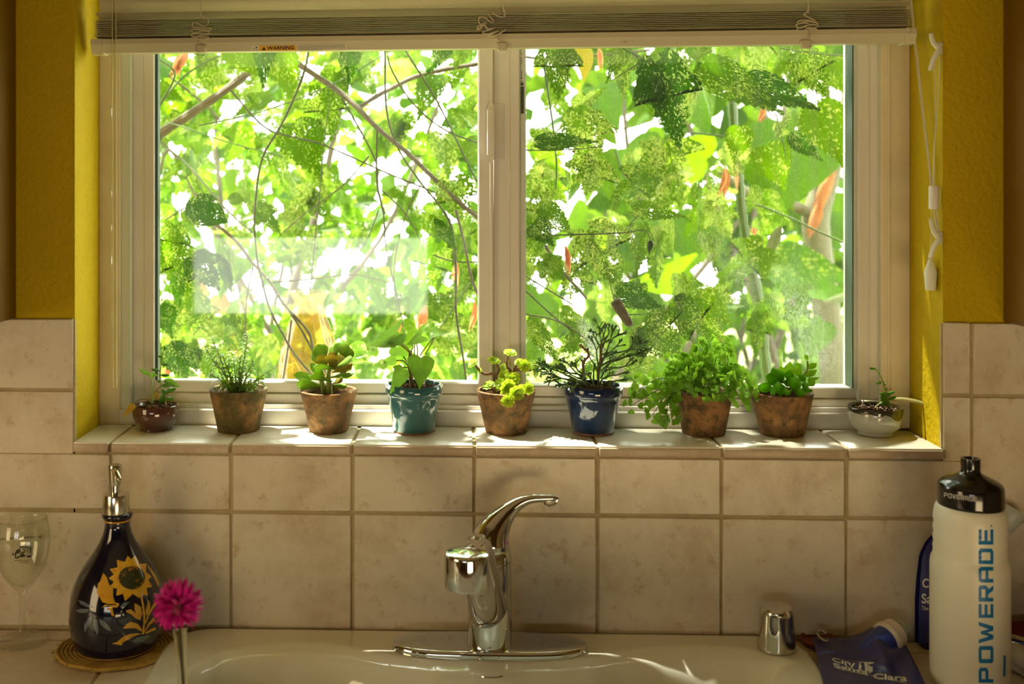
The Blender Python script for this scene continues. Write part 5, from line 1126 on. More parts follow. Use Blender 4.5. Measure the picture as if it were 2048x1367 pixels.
# ------------------------------------------------------------------ white squeeze bottle
cB = onz(1939.5, 1371, 0.0); kB = mpp(cB); 
wb_ = thing('squeeze_bottle', 'tall translucent white squeeze bottle with blue lettering and a black lid', 'bottle', tuple(cB))
M['milky'] = pm('milky_plastic', (0.74, 0.72, 0.58), 0.32, sss=0.35, spec=0.4)
M['lid'] = pm('black_lid', (0.008, 0.008, 0.007), 0.16, coat=0.5)
def zb(v): return zat(v, cB)
pb_ = [(0, .004), (52, .004), (60, .0015), (64, .0008), (69, .004), (72.5, .012), (73.5, .022), (73.5, zb(1200)), (73.3, zb(1130)), (72, zb(1119)), (68, zb(1110)), (67, zb(1104)), (68.2, zb(1096)), (66.2, zb(1088)), (68.2, zb(1078)), (66, zb(1068)), (68, zb(1058)), (65.8, zb(1048)), (67.6, zb(1038)), (66.5, zb(1028)), (65, zb(1018)), (62, zb(1010)), (58, zb(1008)), (0, zb(1008))]
bb = MB().lathe(cB, [(r * kB, z) for r, z in pb_], 64).build('bottle_body', M['milky'], wb_, ang=0)
cap_u = [(0, 1010), (60, 1010), (61.5, 1008), (61.8, 1004), (61.2, 975), (60, 968), (56, 963), (46, 957), (33, 951), (24, 947), (19.5, 944), (18.2, 940)]
lidp = [(r * kB, zb(v)) for r, v in cap_u]
ld = MB().lathe(cB + V((.001, 0, 0)), lidp + [(18 * kB, zb(934)), (18.4 * kB, zb(918)), (18 * kB, zb(915.5)), (13 * kB, zb(915.5)), (12 * kB, zb(920)), (0, zb(921))], 48).build('lid', M['lid'], wb_, ang=40)
hB = hit_lathe(cB, [z for r, z in pb_[6:]], [r * kB for r, z in pb_[6:]])
POWER = pm('blue_print', (0.004, 0.16, 0.40), 0.35)
LET = {'P': [(0, 0, .24, 1), (0, .80, .86, 1), (.76, .42, 1, .94), (0, .34, .86, .54)], 'O': [(0, .06, .24, .94), (.76, .06, 1, .94), (.08, .8, .92, 1), (.08, 0, .92, .2)],
       'E': [(0, 0, .24, 1), (0, .8, 1, 1), (0, .4, .95, .6), (0, 0, 1, .2)], 'R': [(0, 0, .24, 1), (0, .8, .9, 1), (.76, .46, 1, .94), (0, .36, .9, .54)],
       'A': [(0, 0, .24, .90), (.76, 0, 1, .90), (.1, .8, .9, 1), (0, .34, 1, .52)], 'D': [(0, 0, .24, 1), (0, .8, .88, 1), (0, 0, .88, .2), (.76, .08, 1, .92)]}
def letter(ch):
    polys = [[(a, b_), (c_, b_), (c_, d_), (a, d_)] for a, b_, c_, d_ in LET.get(ch, [])]
    if ch == 'R': polys.append([(.42, .38), (.72, .38), (1.0, 0), (.70, 0)])
    if ch == 'W': polys = [[(0, 1), (.17, 1), (.34, .30), (.32, 0), (.20, 0)], [(.32, 0), (.34, .30), (.43, .85), (.57, .85), (.50, .45), (.40, .0)], [(.50, .45), (.57, .85), (.66, .30), (.68, 0), (.60, 0)], [(.68, 0), (.66, .30), (.83, 1), (1, 1), (.80, 0)]]
    return polys
mb = MB()
rows = [('P', 1364.5, 1334.5), ('O', 1325.5, 1291), ('W', 1286, 1243), ('E', 1235, 1207), ('R', 1202.5, 1170), ('A', 1164.5, 1133), ('D', 1127.5, 1096.5), ('E', 1088.5, 1058)]
for ch, va, vb in rows:
    for poly in letter(ch): decal(mb, [(1986.8 - b_ * 29.5, va + a * (vb - va)) for a, b_ in poly], [tuple(range(len(poly)))], hB, .0003, 4)
decal(mb, [(1983 + 1.8 * math.cos(a), 1051 + 1.8 * math.sin(a)) for a in [i * .785 for i in range(8)]], [tuple(range(8))], hB, .0003)
mb.build('lettering', POWER, bb, ang=0)
hL = hit_lathe(cB + V((.001, 0, 0)), [z for r, z in lidp[1:]], [r for r, z in lidp[1:]])
mb = MB()
for i, ch in enumerate('POWERADE'):
    for poly in letter(ch):
        decal(mb, [(1888 + 8.4 * (i + .82 * a), 984.5 + 1.25 * (i + a) + 9.5 * (1 - b_) - .028 * (i - 3) ** 2 * 2) for a, b_ in poly], [tuple(range(len(poly)))], hL, .0004, 4)
mb.build('lid_lettering', pm('silver_print', (0.42, 0.41, 0.36), 0.4), ld, ang=0)
decal(tr_ := MB(), [(2007, 1310), (2012, 1310), (2011, 1352), (2006, 1352)], [(0, 1, 2, 3)], hB, .0003, 4); tr_.build('side_mark', POWER, bb, ang=0)

# ------------------------------------------------------------------ blue foldable flasks
M['pouch'] = pm('blue_pouch_film', (0.020, 0.022, 0.16), 0.30, spec=0.5, coat=0.3, mott=[(22, (0.05, 0.045, 0.17), 0.45, 0.7)])
M['pouchbright'] = pm('blue_pouch_neck', (0.01, 0.03, 0.24), 0.25, coat=0.4)
M['whitecap'] = pm('white_cap', (0.72, 0.64, 0.52), 0.4)
M['clearcap'] = pm('frosted_cap', (0.66, 0.72, 0.62), 0.25, trans=0.35, ior=1.35)
# lying flat, half over the sink rim
c00, c10, c01, c11 = (1626, 1276), (1812, 1291), (1664, 1440), (1888, 1440)
def lay(u, v, z=.014): return onz(u, v, z)
P00, P10, P01, P11 = lay(*c00, .012), lay(*c10, .016), lay(*c01, .013), lay(*c11, .010)
def crease(s, t_):
    w_ = .0055 * math.exp(-((t_ - .33 - .10 * s) / .05) ** 2) * sstep(.10, .3, s) * sstep(.75, .55, s)
    w_ -= .0030 * math.exp(-((t_ - .24 - .06 * s) / .04) ** 2) * sstep(.05, .2, s) * sstep(.7, .5, s)
    hump = .013 * math.exp(-((s - .62) / .20) ** 2 - ((t_ + .02) / .26) ** 2)          # where the folded neck lies inside
    fold = .005 * math.exp(-((s - .66 - .05 * t_) / .07) ** 2) * sstep(.75, .3, t_)
    return w_ + hump + fold + .0015 * math.sin(9 * s + 4 * t_) * math.sin(6 * t_ + 1)
def pface(s, t_):
    top = .10 * math.sin(math.pi * s * .9) * (1 - t_) ** 3 * .25
    p = (P00 * (1 - s) + P10 * s) * (1 - t_) + (P01 * (1 - s) + P11 * s) * t_
    return p + V((0, top * .10, crease(s, t_) * min(1, 6 * s) * min(1, 6 * (1 - s))))
fp = thing('foldable_flask', 'flat navy foldable drinking flask lying by the sink with its white cap towards the wall', 'flask', tuple(lay(1740, 1330, 0)))
film = MB().grid(pface, 48, 40).build('pouch', M['pouch'], fp, solid=.0022, ang=0)
nk1 = at(1773, 1276, -.050); nk2 = at(1808, 1250, -.036); dn = (nk2 - nk1).normalized(); nk0 = lay(1740, 1306, .010)
MB().tube(smoothpath([nk0 + V((-.010, -.010, -.006)), nk0 + V((.002, 0, .004)), nk1], 6), [.012 + (.0165 - .012) * i / 12 for i in range(13)], 20).build('neck', M['pouchbright'], fp)
MB().tube([nk1 - dn * .001, nk1 + dn * .004, nk1 + dn * .0045, nk1 + dn * .016, nk1 + dn * .019], [.0185, .0190, .0178, .0165, .012], 28).build('cap_skirt', M['whitecap'], fp, ang=35)
MB().tube([nk1 + dn * .017, nk1 + dn * .026, nk1 + dn * .029], [.0125, .0118, .0075], 24).build('cap_spout', M['clearcap'], fp, ang=35)
car = [(1655, 1267), (1646, 1262), (1638, 1262), (1635, 1267), (1640, 1274), (1650, 1281), (1657, 1280)]
MB().tube(smoothpath([lay(u, v, .019) for u, v in car], 6), .0016, 8).build('snap_hook', M['brushed'], fp)
# map a look-through pixel on to the lying film
def hit_film(u, v):
    s, t_ = .4, .4
    for _ in range(25):
        p = pface(s, t_); q = onz(u, v, p.z + .0012); e = 1e-3
        ds = (pface(s + e, t_) - p) / e; dt = (pface(s, t_ + e) - p) / e; r_ = q - p
        det = ds.x * dt.y - ds.y * dt.x; s += max(-.2, min(.2, (r_.x * dt.y - r_.y * dt.x) / det)); t_ += max(-.2, min(.2, (ds.x * r_.y - ds.y * r_.x) / det)); s = max(-.2, min(1.2, s)); t_ = max(-.2, min(1.3, t_))
    p = pface(s, t_); return p + V((0, 0, .0013))
WH = pm('white_print', (0.70, 0.72, 0.62), 0.5)
mb = MB()
for s_, q in (('City', [(1667, 1325), (1707, 1335), (1662, 1313), (1711, 1324)]), ('of', [(1717, 1333.5), (1746, 1339.5), (1718, 1322), (1748, 1328)]), ('Santa', [(1668, 1333), (1736, 1350.5), (1665, 1324.5), (1738, 1341.5)]), ('Clara', [(1747, 1357), (1814, 1362), (1746, 1346), (1814, 1349)]), ('The Center of What\'s Possible', [(1673, 1337.5), (1812, 1366), (1671, 1334), (1812, 1363)])):
    vs, fs = text2d(s_, .022 if len(s_) < 15 else .005); decal(mb, quadmap(vs, *q), fs, hit_film, .0005, 8)
mb.build('print', WH, film, ang=0)
# standing one behind the white bottle
yP = -0.020; cP = at(1925, 1300, yP); cP.z = 0
sp_ = thing('foldable_flask', 'navy foldable drinking flask standing against the tiles behind the white bottle', 'flask', tuple(cP))
outl = [(1264 + 44, 1834), (1293, 1833), (1207, 1833), (1160, 1836), (1112, 1841), (1085, 1853), (1066, 1870), (1054, 1895), (1044, 1930), (1035, 1965)]
lefts = [(0.0, 1846)] + [(zat(v, cP), u) for v, u in outl[1:]]
zT = lefts[-1][0]; mb = MB()
def stand(a, b_):
    z = zT * b_; ul = lin([p[0] for p in lefts], [p[1] for p in lefts], z); ur = 2008 - 6 * abs(b_ - .5) + 4 * (b_ > .9)
    return z, at(ul, 1200, yP).x, at(ur, 1200, yP).x
def sface(sg_):
    def fn(a, b_):
        z, x0_, x1_ = stand(a, b_); bul = (.002 + .016 * math.sin(math.pi * min(1, .06 + .88 * a)) ** .8 * (1 - .82 * sstep(.45, 1, b_)))
        return V((x0_ + (x1_ - x0_) * a, yP + sg_ * bul, z + .0005))
    return fn
mb.grid(sface(-1), 30, 30); mb.grid(sface(.8), 30, 30)
bot = [sface(-1)(i / 30, 0) for i in range(31)] + [sface(.8)(i / 30, 0) for i in range(30, -1, -1)]; mb.add(bot, [tuple(range(62))])
film2 = mb.build('pouch', M['pouch'], sp_, ang=0)
n0 = at(1978, 1066, yP); n1 = at(2004, 1054, yP); n2 = at(2016, 1036, yP); dn = (at(2024, 1022, yP) - at(2002, 1056, yP)).normalized()
MB().tube([n0 + V((-.01, 0, -.006)), n0.lerp(n1, .6), n1], [.011, .012, .0115], 18).build('neck', M['whitecap'], sp_)
MB().tube([n1, n1 + dn * .004, n1 + dn * .0245, n1 + dn * .027], [.0092, .0125, .0158, .0150], 24).build('cap', M['clearcap'], sp_, ang=35)
MB().tube(smoothpath([at(2005, 1075, yP - .006), at(2016, 1071, yP - .008), at(2027, 1062, yP - .008), at(2028, 1050, yP - .008), at(2022, 1040, yP - .008)], 6), .0009, 6).build('cap_strap', M['clearcap'], sp_)
MB().tube(smoothpath([at(1866, 1070, yP - .006), at(1868, 1062, yP - .008), at(1873, 1066, yP - .008), at(1871, 1080, yP - .006)], 6), .0012, 6).build('snap_hook', M['brushed'], sp_)
def hit_stand(u, v):
    p = at(u, v, yP)
    for _ in range(8):
        b_ = max(0, min(1, p.z / zT)); z, x0_, x1_ = stand(0, b_); a = max(0, min(1, (p.x - x0_) / (x1_ - x0_))); p = at(u, v, sface(-1)(a, b_).y - .0003)
    return p
mb = MB()
for s_, q, w_ in (('City of', [(1844, 1180), (1900, 1183), (1845, 1156), (1900, 1158)], .02), ('Santa Clara', [(1843, 1206), (1950, 1212), (1843, 1186), (1950, 1191)], .02), ('The Center of What\'s Possible', [(1843, 1219), (1950, 1226), (1843, 1211), (1950, 1217)], .006)):
    vs, fs = text2d(s_, w_); decal(mb, quadmap(vs, *q), fs, hit_stand, .0004, 10)
mb.build('print', WH, film2, ang=0)

# ------------------------------------------------------------------ little red saucer and the folded towel
cD = onz(1640, 1283, .004)
sd_ = thing('saucer', 'small rust red clay saucer half hidden behind the lying flask', 'saucer', (cD.x, cD.y, 0))
MB().lathe((cD.x, cD.y, .0), [(0, .0005), (.017, .0005), (.021, .003), (.0235, .008), (.022, .0085), (.019, .004), (0, .0035)], 36).build('dish', pm('rust_clay', (0.28, 0.075, 0.025), 0.6, mott=[(60, (0.20, 0.05, 0.02), 0.45, 0.7)]), sd_)
TW, nt, b, out = newmat('striped_towel'); L = nt.links
co = coords(nt); sx = nt.nodes.new('ShaderNodeSeparateXYZ'); L.new(co, sx.inputs[0])
sm = nd(nt, 'ShaderNodeMath', operation='MULTIPLY_ADD'); L.new(sx.outputs[0], sm.inputs[0]); sm.inputs[1].default_value = 0.75; L.new(sx.outputs[1], sm.inputs[2])
md = nd(nt, 'ShaderNodeMath', operation='MULTIPLY_ADD'); L.new(sm.outputs[0], md.inputs[0]); md.inputs[1].default_value = 9.0; md.inputs[2].default_value = 0.55
rp = ramp(nt, md.outputs[0], [(0.0, (0.62, 0.58, 0.48)), (0.28, (0.62, 0.58, 0.48)), (0.30, (0.03, 0.05, 0.16)), (0.40, (0.03, 0.05, 0.16)), (0.42, (0.62, 0.58, 0.48)), (0.50, (0.62, 0.58, 0.48)), (0.52, (0.17, 0.012, 0.02))]); rp.color_ramp.interpolation = 'CONSTANT'
L.new(rp.outputs[0], b.inputs['Base Color']); b.inputs['Roughness'].default_value = 0.9
wv = nd(nt, 'ShaderNodeTexWave'); wv.inputs['Scale'].default_value = 160; wv.inputs['Distortion'].default_value = 1.0; L.new(co, wv.inputs['Vector'])
bp = nd(nt, 'ShaderNodeBump'); bp.inputs['Strength'].default_value = 0.6; bp.inputs['Distance'].default_value = 0.001; L.new(wv.outputs[0], bp.inputs['Height']); L.new(bp.outputs[0], b.inputs['Normal'])
t0 = onz(2010, 1340, .0); t0.y = -.09
tw = thing('kitchen_towel', 'folded dark red kitchen towel with white and navy stripes beside the squeeze bottle', 'towel', (t0.x + .06, -.07, 0))
def towel(k):
    def fn(a, b_):
        x = t0.x + .008 - .015 * b_ + .14 * a + .004 * math.sin(7 * b_ + k); y = -.125 + .112 * b_ + .004 * math.sin(5 * a + k)
        edge = min(1, 9 * a) * min(1, 9 * b_) * min(1, 9 * (1 - b_)); return V((x, y, .004 + .009 * k + (.006 * edge * (1 + .5 * math.sin(9 * a + 3 * b_ + k)) + .014 * b_ * edge)))
    return fn
for k_ in range(2): MB().grid(towel(k_), 26, 26).build('fold', TW, tw, solid=.006, ang=0)
LEAFK = 0.28; GLOSSK = 0.25
# ------------------------------------------------------------------ garden outside
g_ = MB().box(-12, 12, 0.30, 16, -1.25, -1.20).build('ground', pm('garden_soil', (0.20, 0.17, 0.07), 0.9, mott=[(3, (0.16, 0.24, 0.05), 0.4, 0.6)]), None, smooth=False); tag(g_, kind='structure')
M['branch'] = pm('grey_brown_bark', (0.070, 0.056, 0.036), 0.7, mott=[(60, (0.11, 0.09, 0.062), 0.45, 0.7), (200, (0.04, 0.03, 0.018), 0.6, 0.75)], bump=(200, 0.5, 0.002))
M['twig'] = pm('green_brown_twig', (0.035, 0.036, 0.010), 0.6, mott=[(80, (0.055, 0.06, 0.015), 0.45, 0.7)])
M['stalk'] = pm('green_stalk', (0.035, 0.075, 0.008), 0.5, mott=[(30, (0.05, 0.085, 0.014), 0.4, 0.7)])
EATEN = leafmat('moth_eaten_leaf', (0.02, 0.085, 0.004), (0.06, 0.19, 0.008), (0.22, 0.52, 0.0), pale=(0.72, 0.90, 0.12), hole=.7, spk=30, thin=.55)
DARKL = leafmat('dark_eaten_leaf', (0.014, 0.060, 0.004), (0.035, 0.125, 0.008), (0.085, 0.30, 0.004), pale=(0.62, 0.78, 0.18), hole=.5, spk=26, thin=.42)
FRESH = leafmat('fresh_leaf', (0.06, 0.19, 0.008), (0.11, 0.30, 0.012), (0.38, 0.76, 0.0), pale=(0.80, 0.95, 0.15), hole=.4, spk=18, thin=.30)
LACE = leafmat('skeleton_leaf', (0.05, 0.15, 0.008), (0.10, 0.25, 0.012), (0.30, 0.62, 0.012), pale=(0.85, 0.95, 0.20), hole=.85, spk=22, thin=.95)
BIGL = leafmat('broad_smooth_leaf', (0.08, 0.24, 0.008), (0.13, 0.33, 0.012), (0.42, 0.80, 0.0), tw=.65)
YELL = leafmat('yellow_leaf', (0.9, 0.72, 0.06), (1.2, 0.95, 0.1), (1.9, 1.5, 0.15))
RUST = leafmat('rusty_leaf', (0.60, 0.24, 0.06), (1.1, 0.50, 0.20), (2.4, 0.95, 0.40), spk=20)
PALE = leafmat('pale_back_leaf', (0.35, 0.42, 0.26), (0.50, 0.58, 0.38), (0.45, 0.6, 0.25), tw=.35, rough=.2)
def gthing(name, label, cat, u, Y, group='garden plants outside the window'):
    p = at(u, 700, Y); return thing(name, label, cat, (p.x, Y, -1.2), group)
sL = gthing('flowering_maple', 'bushy flowering maple crossing the sliding pane with grey crossing branches and moth-eaten leaves', 'shrub', 560, 0.5)
sR = gthing('flowering_maple', 'flowering maple behind the dusty screened pane with lobed leaves and a drooping orange bud', 'shrub', 1240, 0.5)
def branch(par, pts, w0, w1, Y0, Y1, m='twig'):
    ps = []
    for i, (u, v) in enumerate(pts): ps.append(at(u, v, Y0 + (Y1 - Y0) * i / (len(pts) - 1)))
    path = smoothpath(ps, 5); n = len(path)
    rad = [mpp(p) * (w0 + (w1 - w0) * i / (n - 1)) / 2 * (1 + .10 * math.sin(i * 2.3)) for i, p in enumerate(path)]
    mb = MB().tube(path, rad, 8)
    for i in range(2, n - 1, 4):                                         # buds and nodes
        if rad[i] < .0030: mb.ball(path[i], rad[i] * 1.45, None, rad[i] * 1.3, 1)
    return mb.build('branch', M[m], par)
# trunks that carry the branches, rising from the ground out of sight
branch(sL, [(150, 2600), (200, 1500), (240, 800), (262, 400), (316, 270)], 60, 22, .62, .62, 'branch')
branch(sR, [(930, 2600), (985, 1500), (1000, 900), (1005, 500), (990, 60), (1000, -200)], 44, 14, .55, .52, 'branch')
branch(sL, [(316, 270), (405, 212), (490, 151), (560, 90)], 19, 14, .62, .70, 'branch')
branch(sL, [(500, 20), (574, 109), (670, 177), (715, 216), (760, 261), (815, 306), (912, 399), (975, 450)], 13, 8, .52, .42, 'branch')
branch(sL, [(715, 216), (776, 180), (847, 148), (960, 127)], 9, 9, .49, .56, 'branch')
for pts, a, b_, Ya, Yb, mm in [
    ([(622, 60), (609, 142), (567, 241), (525, 315), (511, 400), (509, 460), (515, 526)], 5, 4, .36, .40, 'twig'),
    ([(461, 180), (529, 254), (590, 275), (648, 290), (770, 344), (870, 385), (960, 428)], 4, 3, .40, .48, 'twig'),
    ([(316, 280), (380, 335), (454, 420), (506, 465)], 4.5, 3, .60, .50, 'twig'), ([(397, 251), (525, 222), (654, 174), (741, 125), (790, 95)], 3, 2.4, .44, .50, 'stalk'),
    ([(330, 245), (364, 253), (461, 286), (564, 312)], 3, 2.4, .55, .50, 'stalk'), ([(768, 60), (770, 109), (773, 219), (796, 296), (841, 364), (892, 428), (905, 470)], 4.5, 3, .34, .36, 'twig'),
    ([(775, 110), (786, 145), (828, 209), (892, 261), (970, 290)], 3.5, 3, .38, .40, 'twig'), ([(800, 85), (812, 103), (867, 190), (905, 264), (941, 338), (965, 380)], 4, 3, .33, .36, 'twig'),
    ([(683, 196), (715, 251), (751, 322), (757, 380), (770, 428)], 4, 3, .48, .50, 'twig'), ([(754, 261), (754, 367), (767, 428), (773, 500), (799, 613), (809, 670)], 4, 2.5, .45, .47, 'twig'),
    ([(738, 312), (686, 370), (609, 428), (560, 470)], 3.5, 2, .47, .52, 'twig'), ([(764, 380), (812, 428), (840, 480)], 3, 2, .46, .44, 'twig'), ([(841, 370), (812, 428), (789, 526), (793, 620)], 3, 2, .44, .42, 'twig'),
    ([(429, 446), (471, 481), (506, 526), (541, 565), (567, 607), (615, 661), (628, 700), (660, 760)], 7, 5, .46, .40, 'branch'), ([(560, 596), (600, 655), (640, 730)], 5, 4, .43, .40, 'twig'),
    ([(515, 526), (522, 552), (538, 613), (567, 671), (593, 713), (635, 760)], 5, 4.5, .40, .36, 'twig'), ([(583, 639), (575, 700), (563, 780)], 4, 4, .38, .38, 'branch'),
    ([(506, 533), (493, 600), (490, 690)], 3.5, 3, .45, .45, 'branch'), ([(541, 565), (622, 558), (712, 549), (783, 568)], 3.5, 2, .44, .48, 'branch'), ([(757, 420), (731, 484), (680, 545)], 2.6, 1.6, .44, .48, 'twig'),
    ([(886, 420), (905, 462), (912, 549), (912, 626), (928, 726), (935, 790)], 5.5, 4, .34, .36, 'twig'), ([(912, 420), (928, 484), (944, 558), (970, 620)], 5, 5, .36, .38, 'branch'), ([(941, 565), (908, 613), (880, 655)], 3.5, 3, .38, .42, 'stalk'),
    ([(867, 510), (912, 523), (970, 523)], 3, 2.6, .36, .38, 'twig'), ([(670, 177), (657, 219), (648, 290), (635, 428), (620, 581)], 1.4, 2.6, .30, .32, 'twig'), ([(335, 150), (405, 205), (440, 240)], 5, 4, .75, .80, 'branch'),
    ([(317, 350), (340, 300), (390, 390), (420, 440)], 6, 4, .9, .95, 'branch'), ([(316, 215), (360, 160), (410, 125), (470, 100)], 5, 4, .55, .60, 'stalk'), ([(320, 120), (350, 150), (318, 210)], 5, 4, .34, .34, 'stalk'),
    ([(330, 440), (372, 415), (400, 420)], 3, 3, .32, .32, 'stalk')]:
    branch(sL, pts, a, b_, Ya, Yb, mm)
for pts, a, b_, Ya, Yb, mm in [
    ([(1040, 475), (1116, 470), (1239, 466), (1286, 460), (1298, 470), (1302, 484)], 3.5, 1.6, .30, .32, 'twig'), ([(1173, 480), (1206, 523), (1229, 602)], 2.2, 1.8, .31, .30, 'twig'), ([(1090, 490), (1120, 536), (1173, 596)], 6, 5, .40, .42, 'branch'),
    ([(1040, 545), (1053, 553), (1146, 609)], 3.5, 3, .40, .42, 'twig'), ([(1040, 575), (1053, 583), (1110, 635), (1160, 672)], 3.5, 3, .38, .38, 'twig'), ([(1035, 628), (1053, 629), (1110, 640), (1165, 672), (1210, 720)], 3.5, 3, .34, .34, 'twig'),
    ([(1200, 690), (1229, 712), (1302, 745), (1360, 790)], 4, 4, .36, .34, 'stalk'), ([(1259, 629), (1352, 626)], 2.6, 2, .32, .32, 'stalk'), ([(1490, 400), (1568, 430), (1638, 463), (1704, 493), (1760, 520)], 4, 4, .7, .66, 'stalk'),
    ([(1078, 60), (1090, 146), (1106, 253), (1113, 332), (1111, 379)], 4, 3, .34, .34, 'stalk'), ([(1220, 80), (1259, 103), (1312, 126), (1390, 150)], 4.5, 3, .32, .30, 'stalk'), ([(1266, 107), (1316, 153), (1345, 200)], 2.4, 1.6, .31, .29, 'twig'),
    ([(1286, 121), (1226, 160)], 2.4, 1.6, .32, .33, 'twig'), ([(1040, 300), (1120, 300), (1216, 292)], 2.4, 2, .33, .33, 'twig'), ([(1551, 226), (1565, 279), (1572, 320)], 3, 2, .5, .5, 'stalk'), ([(1329, 259), (1452, 273)], 4, 4, .8, .8, 'stalk'),
    ([(1230, 300), (1265, 380), (1330, 372)], 4, 3, .9, .9, 'stalk'), ([(1040, 112), (1100, 118), (1200, 110), (1300, 100)], 6, 4, .55, .6, 'branch'), ([(1560, 96), (1640, 108), (1720, 112)], 2.5, 2.5, .4, .4, 'stalk'), ([(1274, 432), (1245, 467)], 2.4, 2, .31, .30, 'twig')]:
    branch(sR, pts, a, b_, Ya, Yb, mm)
def L(par, sh, m, b, t, w, Y, dY=.01, ro=15, name='leaf'):
    p = at(b[0], b[1], Y); q = at(t[0], t[1], Y - dY); return leaf(sh, m, p, q, w * mpp(p), ro, par, name)
for a in [('serrate', DARKL, (527, 60), (527, 178), 55, .33), ('serrate', FRESH, (462, 85), (526, 156), 80, .42), ('serrate', FRESH, (548, 85), (588, 206), 78, .40), ('serrate', DARKL, (697, 70), (696, 180), 58, .33), ('maple', EATEN, (648, 178), (664, 282), 95, .52), ('serrate', EATEN, (585, 245), (645, 364), 105, .50),
          ('serrate', DARKL, (897, 80), (850, 154), 42, .36), ('serrate', EATEN, (930, 85), (908, 142), 40, .38), ('ovate', DARKL, (372, 405), (456, 444), 72, .31), ('lance', FRESH, (362, 420), (400, 456), 30, .33), ('maple', EATEN, (515, 412), (564, 470), 50, .42), ('maple', DARKL, (387, 515), (440, 580), 85, .40), ('lance', DARKL, (348, 540), (361, 614), 32, .36),
          ('serrate', DARKL, (320, 610), (346, 676), 55, .40), ('serrate', DARKL, (335, 690), (377, 762), 70, .36), ('serrate', DARKL, (378, 700), (394, 742), 50, .38), ('serrate', EATEN, (405, 695), (426, 765), 60, .40), ('lance', DARKL, (868, 436), (913, 497), 34, .33), ('round', EATEN, (850, 590), (905, 640), 60, .60), ('ovate', EATEN, (455, 395), (490, 402), 28, .50), ('lance', EATEN, (440, 470), (470, 600), 34, .46), ('maple', EATEN, (350, 450), (335, 530), 70, .45), ('serrate', EATEN, (400, 590), (372, 680), 60, .42), ('lance', DARKL, (440, 510), (464, 585), 30, .44), ('maple', EATEN, (330, 480), (390, 600), 90, .5), ('serrate', FRESH, (930, 280), (965, 330), 60, .5), ('maple', LACE, (905, 360), (930, 450), 100, .44), ('maple', FRESH, (490, 255), (450, 330), 70, .6)]:
    L(sL, *a)
for a in [('maple', EATEN, (1112, 85), (1118, 200), 95, .34), ('serrate', DARKL, (1135, 95), (1118, 160), 50, .36), ('lance', YELL, (1168, 80), (1170, 164), 38, .40), ('lance', YELL, (1148, 80), (1146, 118), 24, .42), ('serrate', EATEN, (1252, 85), (1213, 168), 42, .34), ('maple', DARKL, (1314, 122), (1361, 296), 130, .28), ('serrate', DARKL, (1300, 155), (1330, 235), 70, .29), ('serrate', EATEN, (1400, 130), (1572, 228), 82, .31), ('serrate', DARKL, (1490, 160), (1644, 220), 66, .34), ('serrate', FRESH, (1628, 208), (1692, 336), 100, .36), ('serrate', DARKL, (1072, 285), (1198, 282), 40, .33), ('maple', LACE, (1165, 230), (1180, 330), 120, .40), ('maple', LACE, (1190, 320), (1170, 390), 110, .38), ('serrate', DARKL, (1580, 270), (1647, 322), 42, .50), ('serrate', FRESH, (1530, 290), (1570, 380), 90, .55), ('serrate', EATEN, (1265, 418), (1374, 433), 42, .32), ('serrate', DARKL, (1066, 445), (1108, 492), 56, .30), ('serrate', EATEN, (1080, 415), (1150, 470), 55, .34),
          ('maple', LACE, (1175, 460), (1243, 575), 130, .31), ('serrate', DARKL, (1232, 582), (1332, 618), 55, .32), ('maple', EATEN, (1288, 650), (1362, 712), 140, .29), ('serrate', EATEN, (1290, 655), (1265, 730), 60, .30), ('maple', EATEN, (1352, 612), (1462, 690), 90, .33), ('serrate', FRESH, (1398, 588), (1466, 654), 62, .36), ('serrate', EATEN, (1054, 640), (1121, 728), 46, .29), ('maple', EATEN, (1175, 660), (1120, 704), 80, .36), ('ovate', FRESH, (1378, 588), (1334, 614), 26, .34), ('serrate', LACE, (1272, 700), (1276, 768), 80, .31), ('lance', PALE, (1562, 450), (1527, 523), 24, .60), ('lance', PALE, (1350, 640), (1395, 690), 18, .33), ('maple', EATEN, (1085, 520), (1130, 560), 60, .36), ('lance', EATEN, (1098, 505), (1128, 562), 30, .34), ('maple', LACE, (1150, 530), (1140, 600), 90, .42), ('maple', LACE, (1330, 280), (1360, 370), 130, .7), ('maple', LACE, (1290, 350), (1330, 420), 120, .8), ('serrate', FRESH, (1660, 120), (1690, 190), 70, .5), ('maple', EATEN, (1600, 110), (1660, 200), 90, .46)]:
    L(sR, *a)
for a in [('round', RUST, (385, 560), (408, 600), 40, .9), ('round', RUST, (425, 590), (450, 625), 45, 1.0), ('round', RUST, (462, 670), (484, 712), 42, 1.0), ('lance', RUST, (790, 640), (800, 665), 20, .9)]: L(sL, *a)
# dried flowers and a drooping bud
def dried(par, u0, v0, u1, v1, w, Y, m=RUST, n=4):
    for i in range(n): L(par, 'lance', m, (u0 + R.uniform(-2, 2), v0), (u1 + R.uniform(-w, w) * .4, v1 + R.uniform(-6, 6)), w * R.uniform(.6, 1), Y + R.uniform(-.01, .01), .0, R.uniform(0, 160), 'dried_petal')
for a in [(358, 108, 352, 158, 24), (375, 100, 345, 150, 22), (914, 522, 912, 568, 16), (850, 610, 842, 655, 20), (950, 600, 945, 660, 18), (337, 735, 330, 752, 14)]: dried(sL, *a, .36)
for a in [(1198, 96, 1203, 136, 12), (1528, 212, 1522, 246, 20), (1450, 335, 1447, 392, 26), (1130, 490, 1140, 548, 18), (1508, 455, 1506, 474, 14)]: dried(sR, *a, .38)
bud = MB(); b0_, b1_ = at(1229, 600, .30), at(1262, 652, .30)
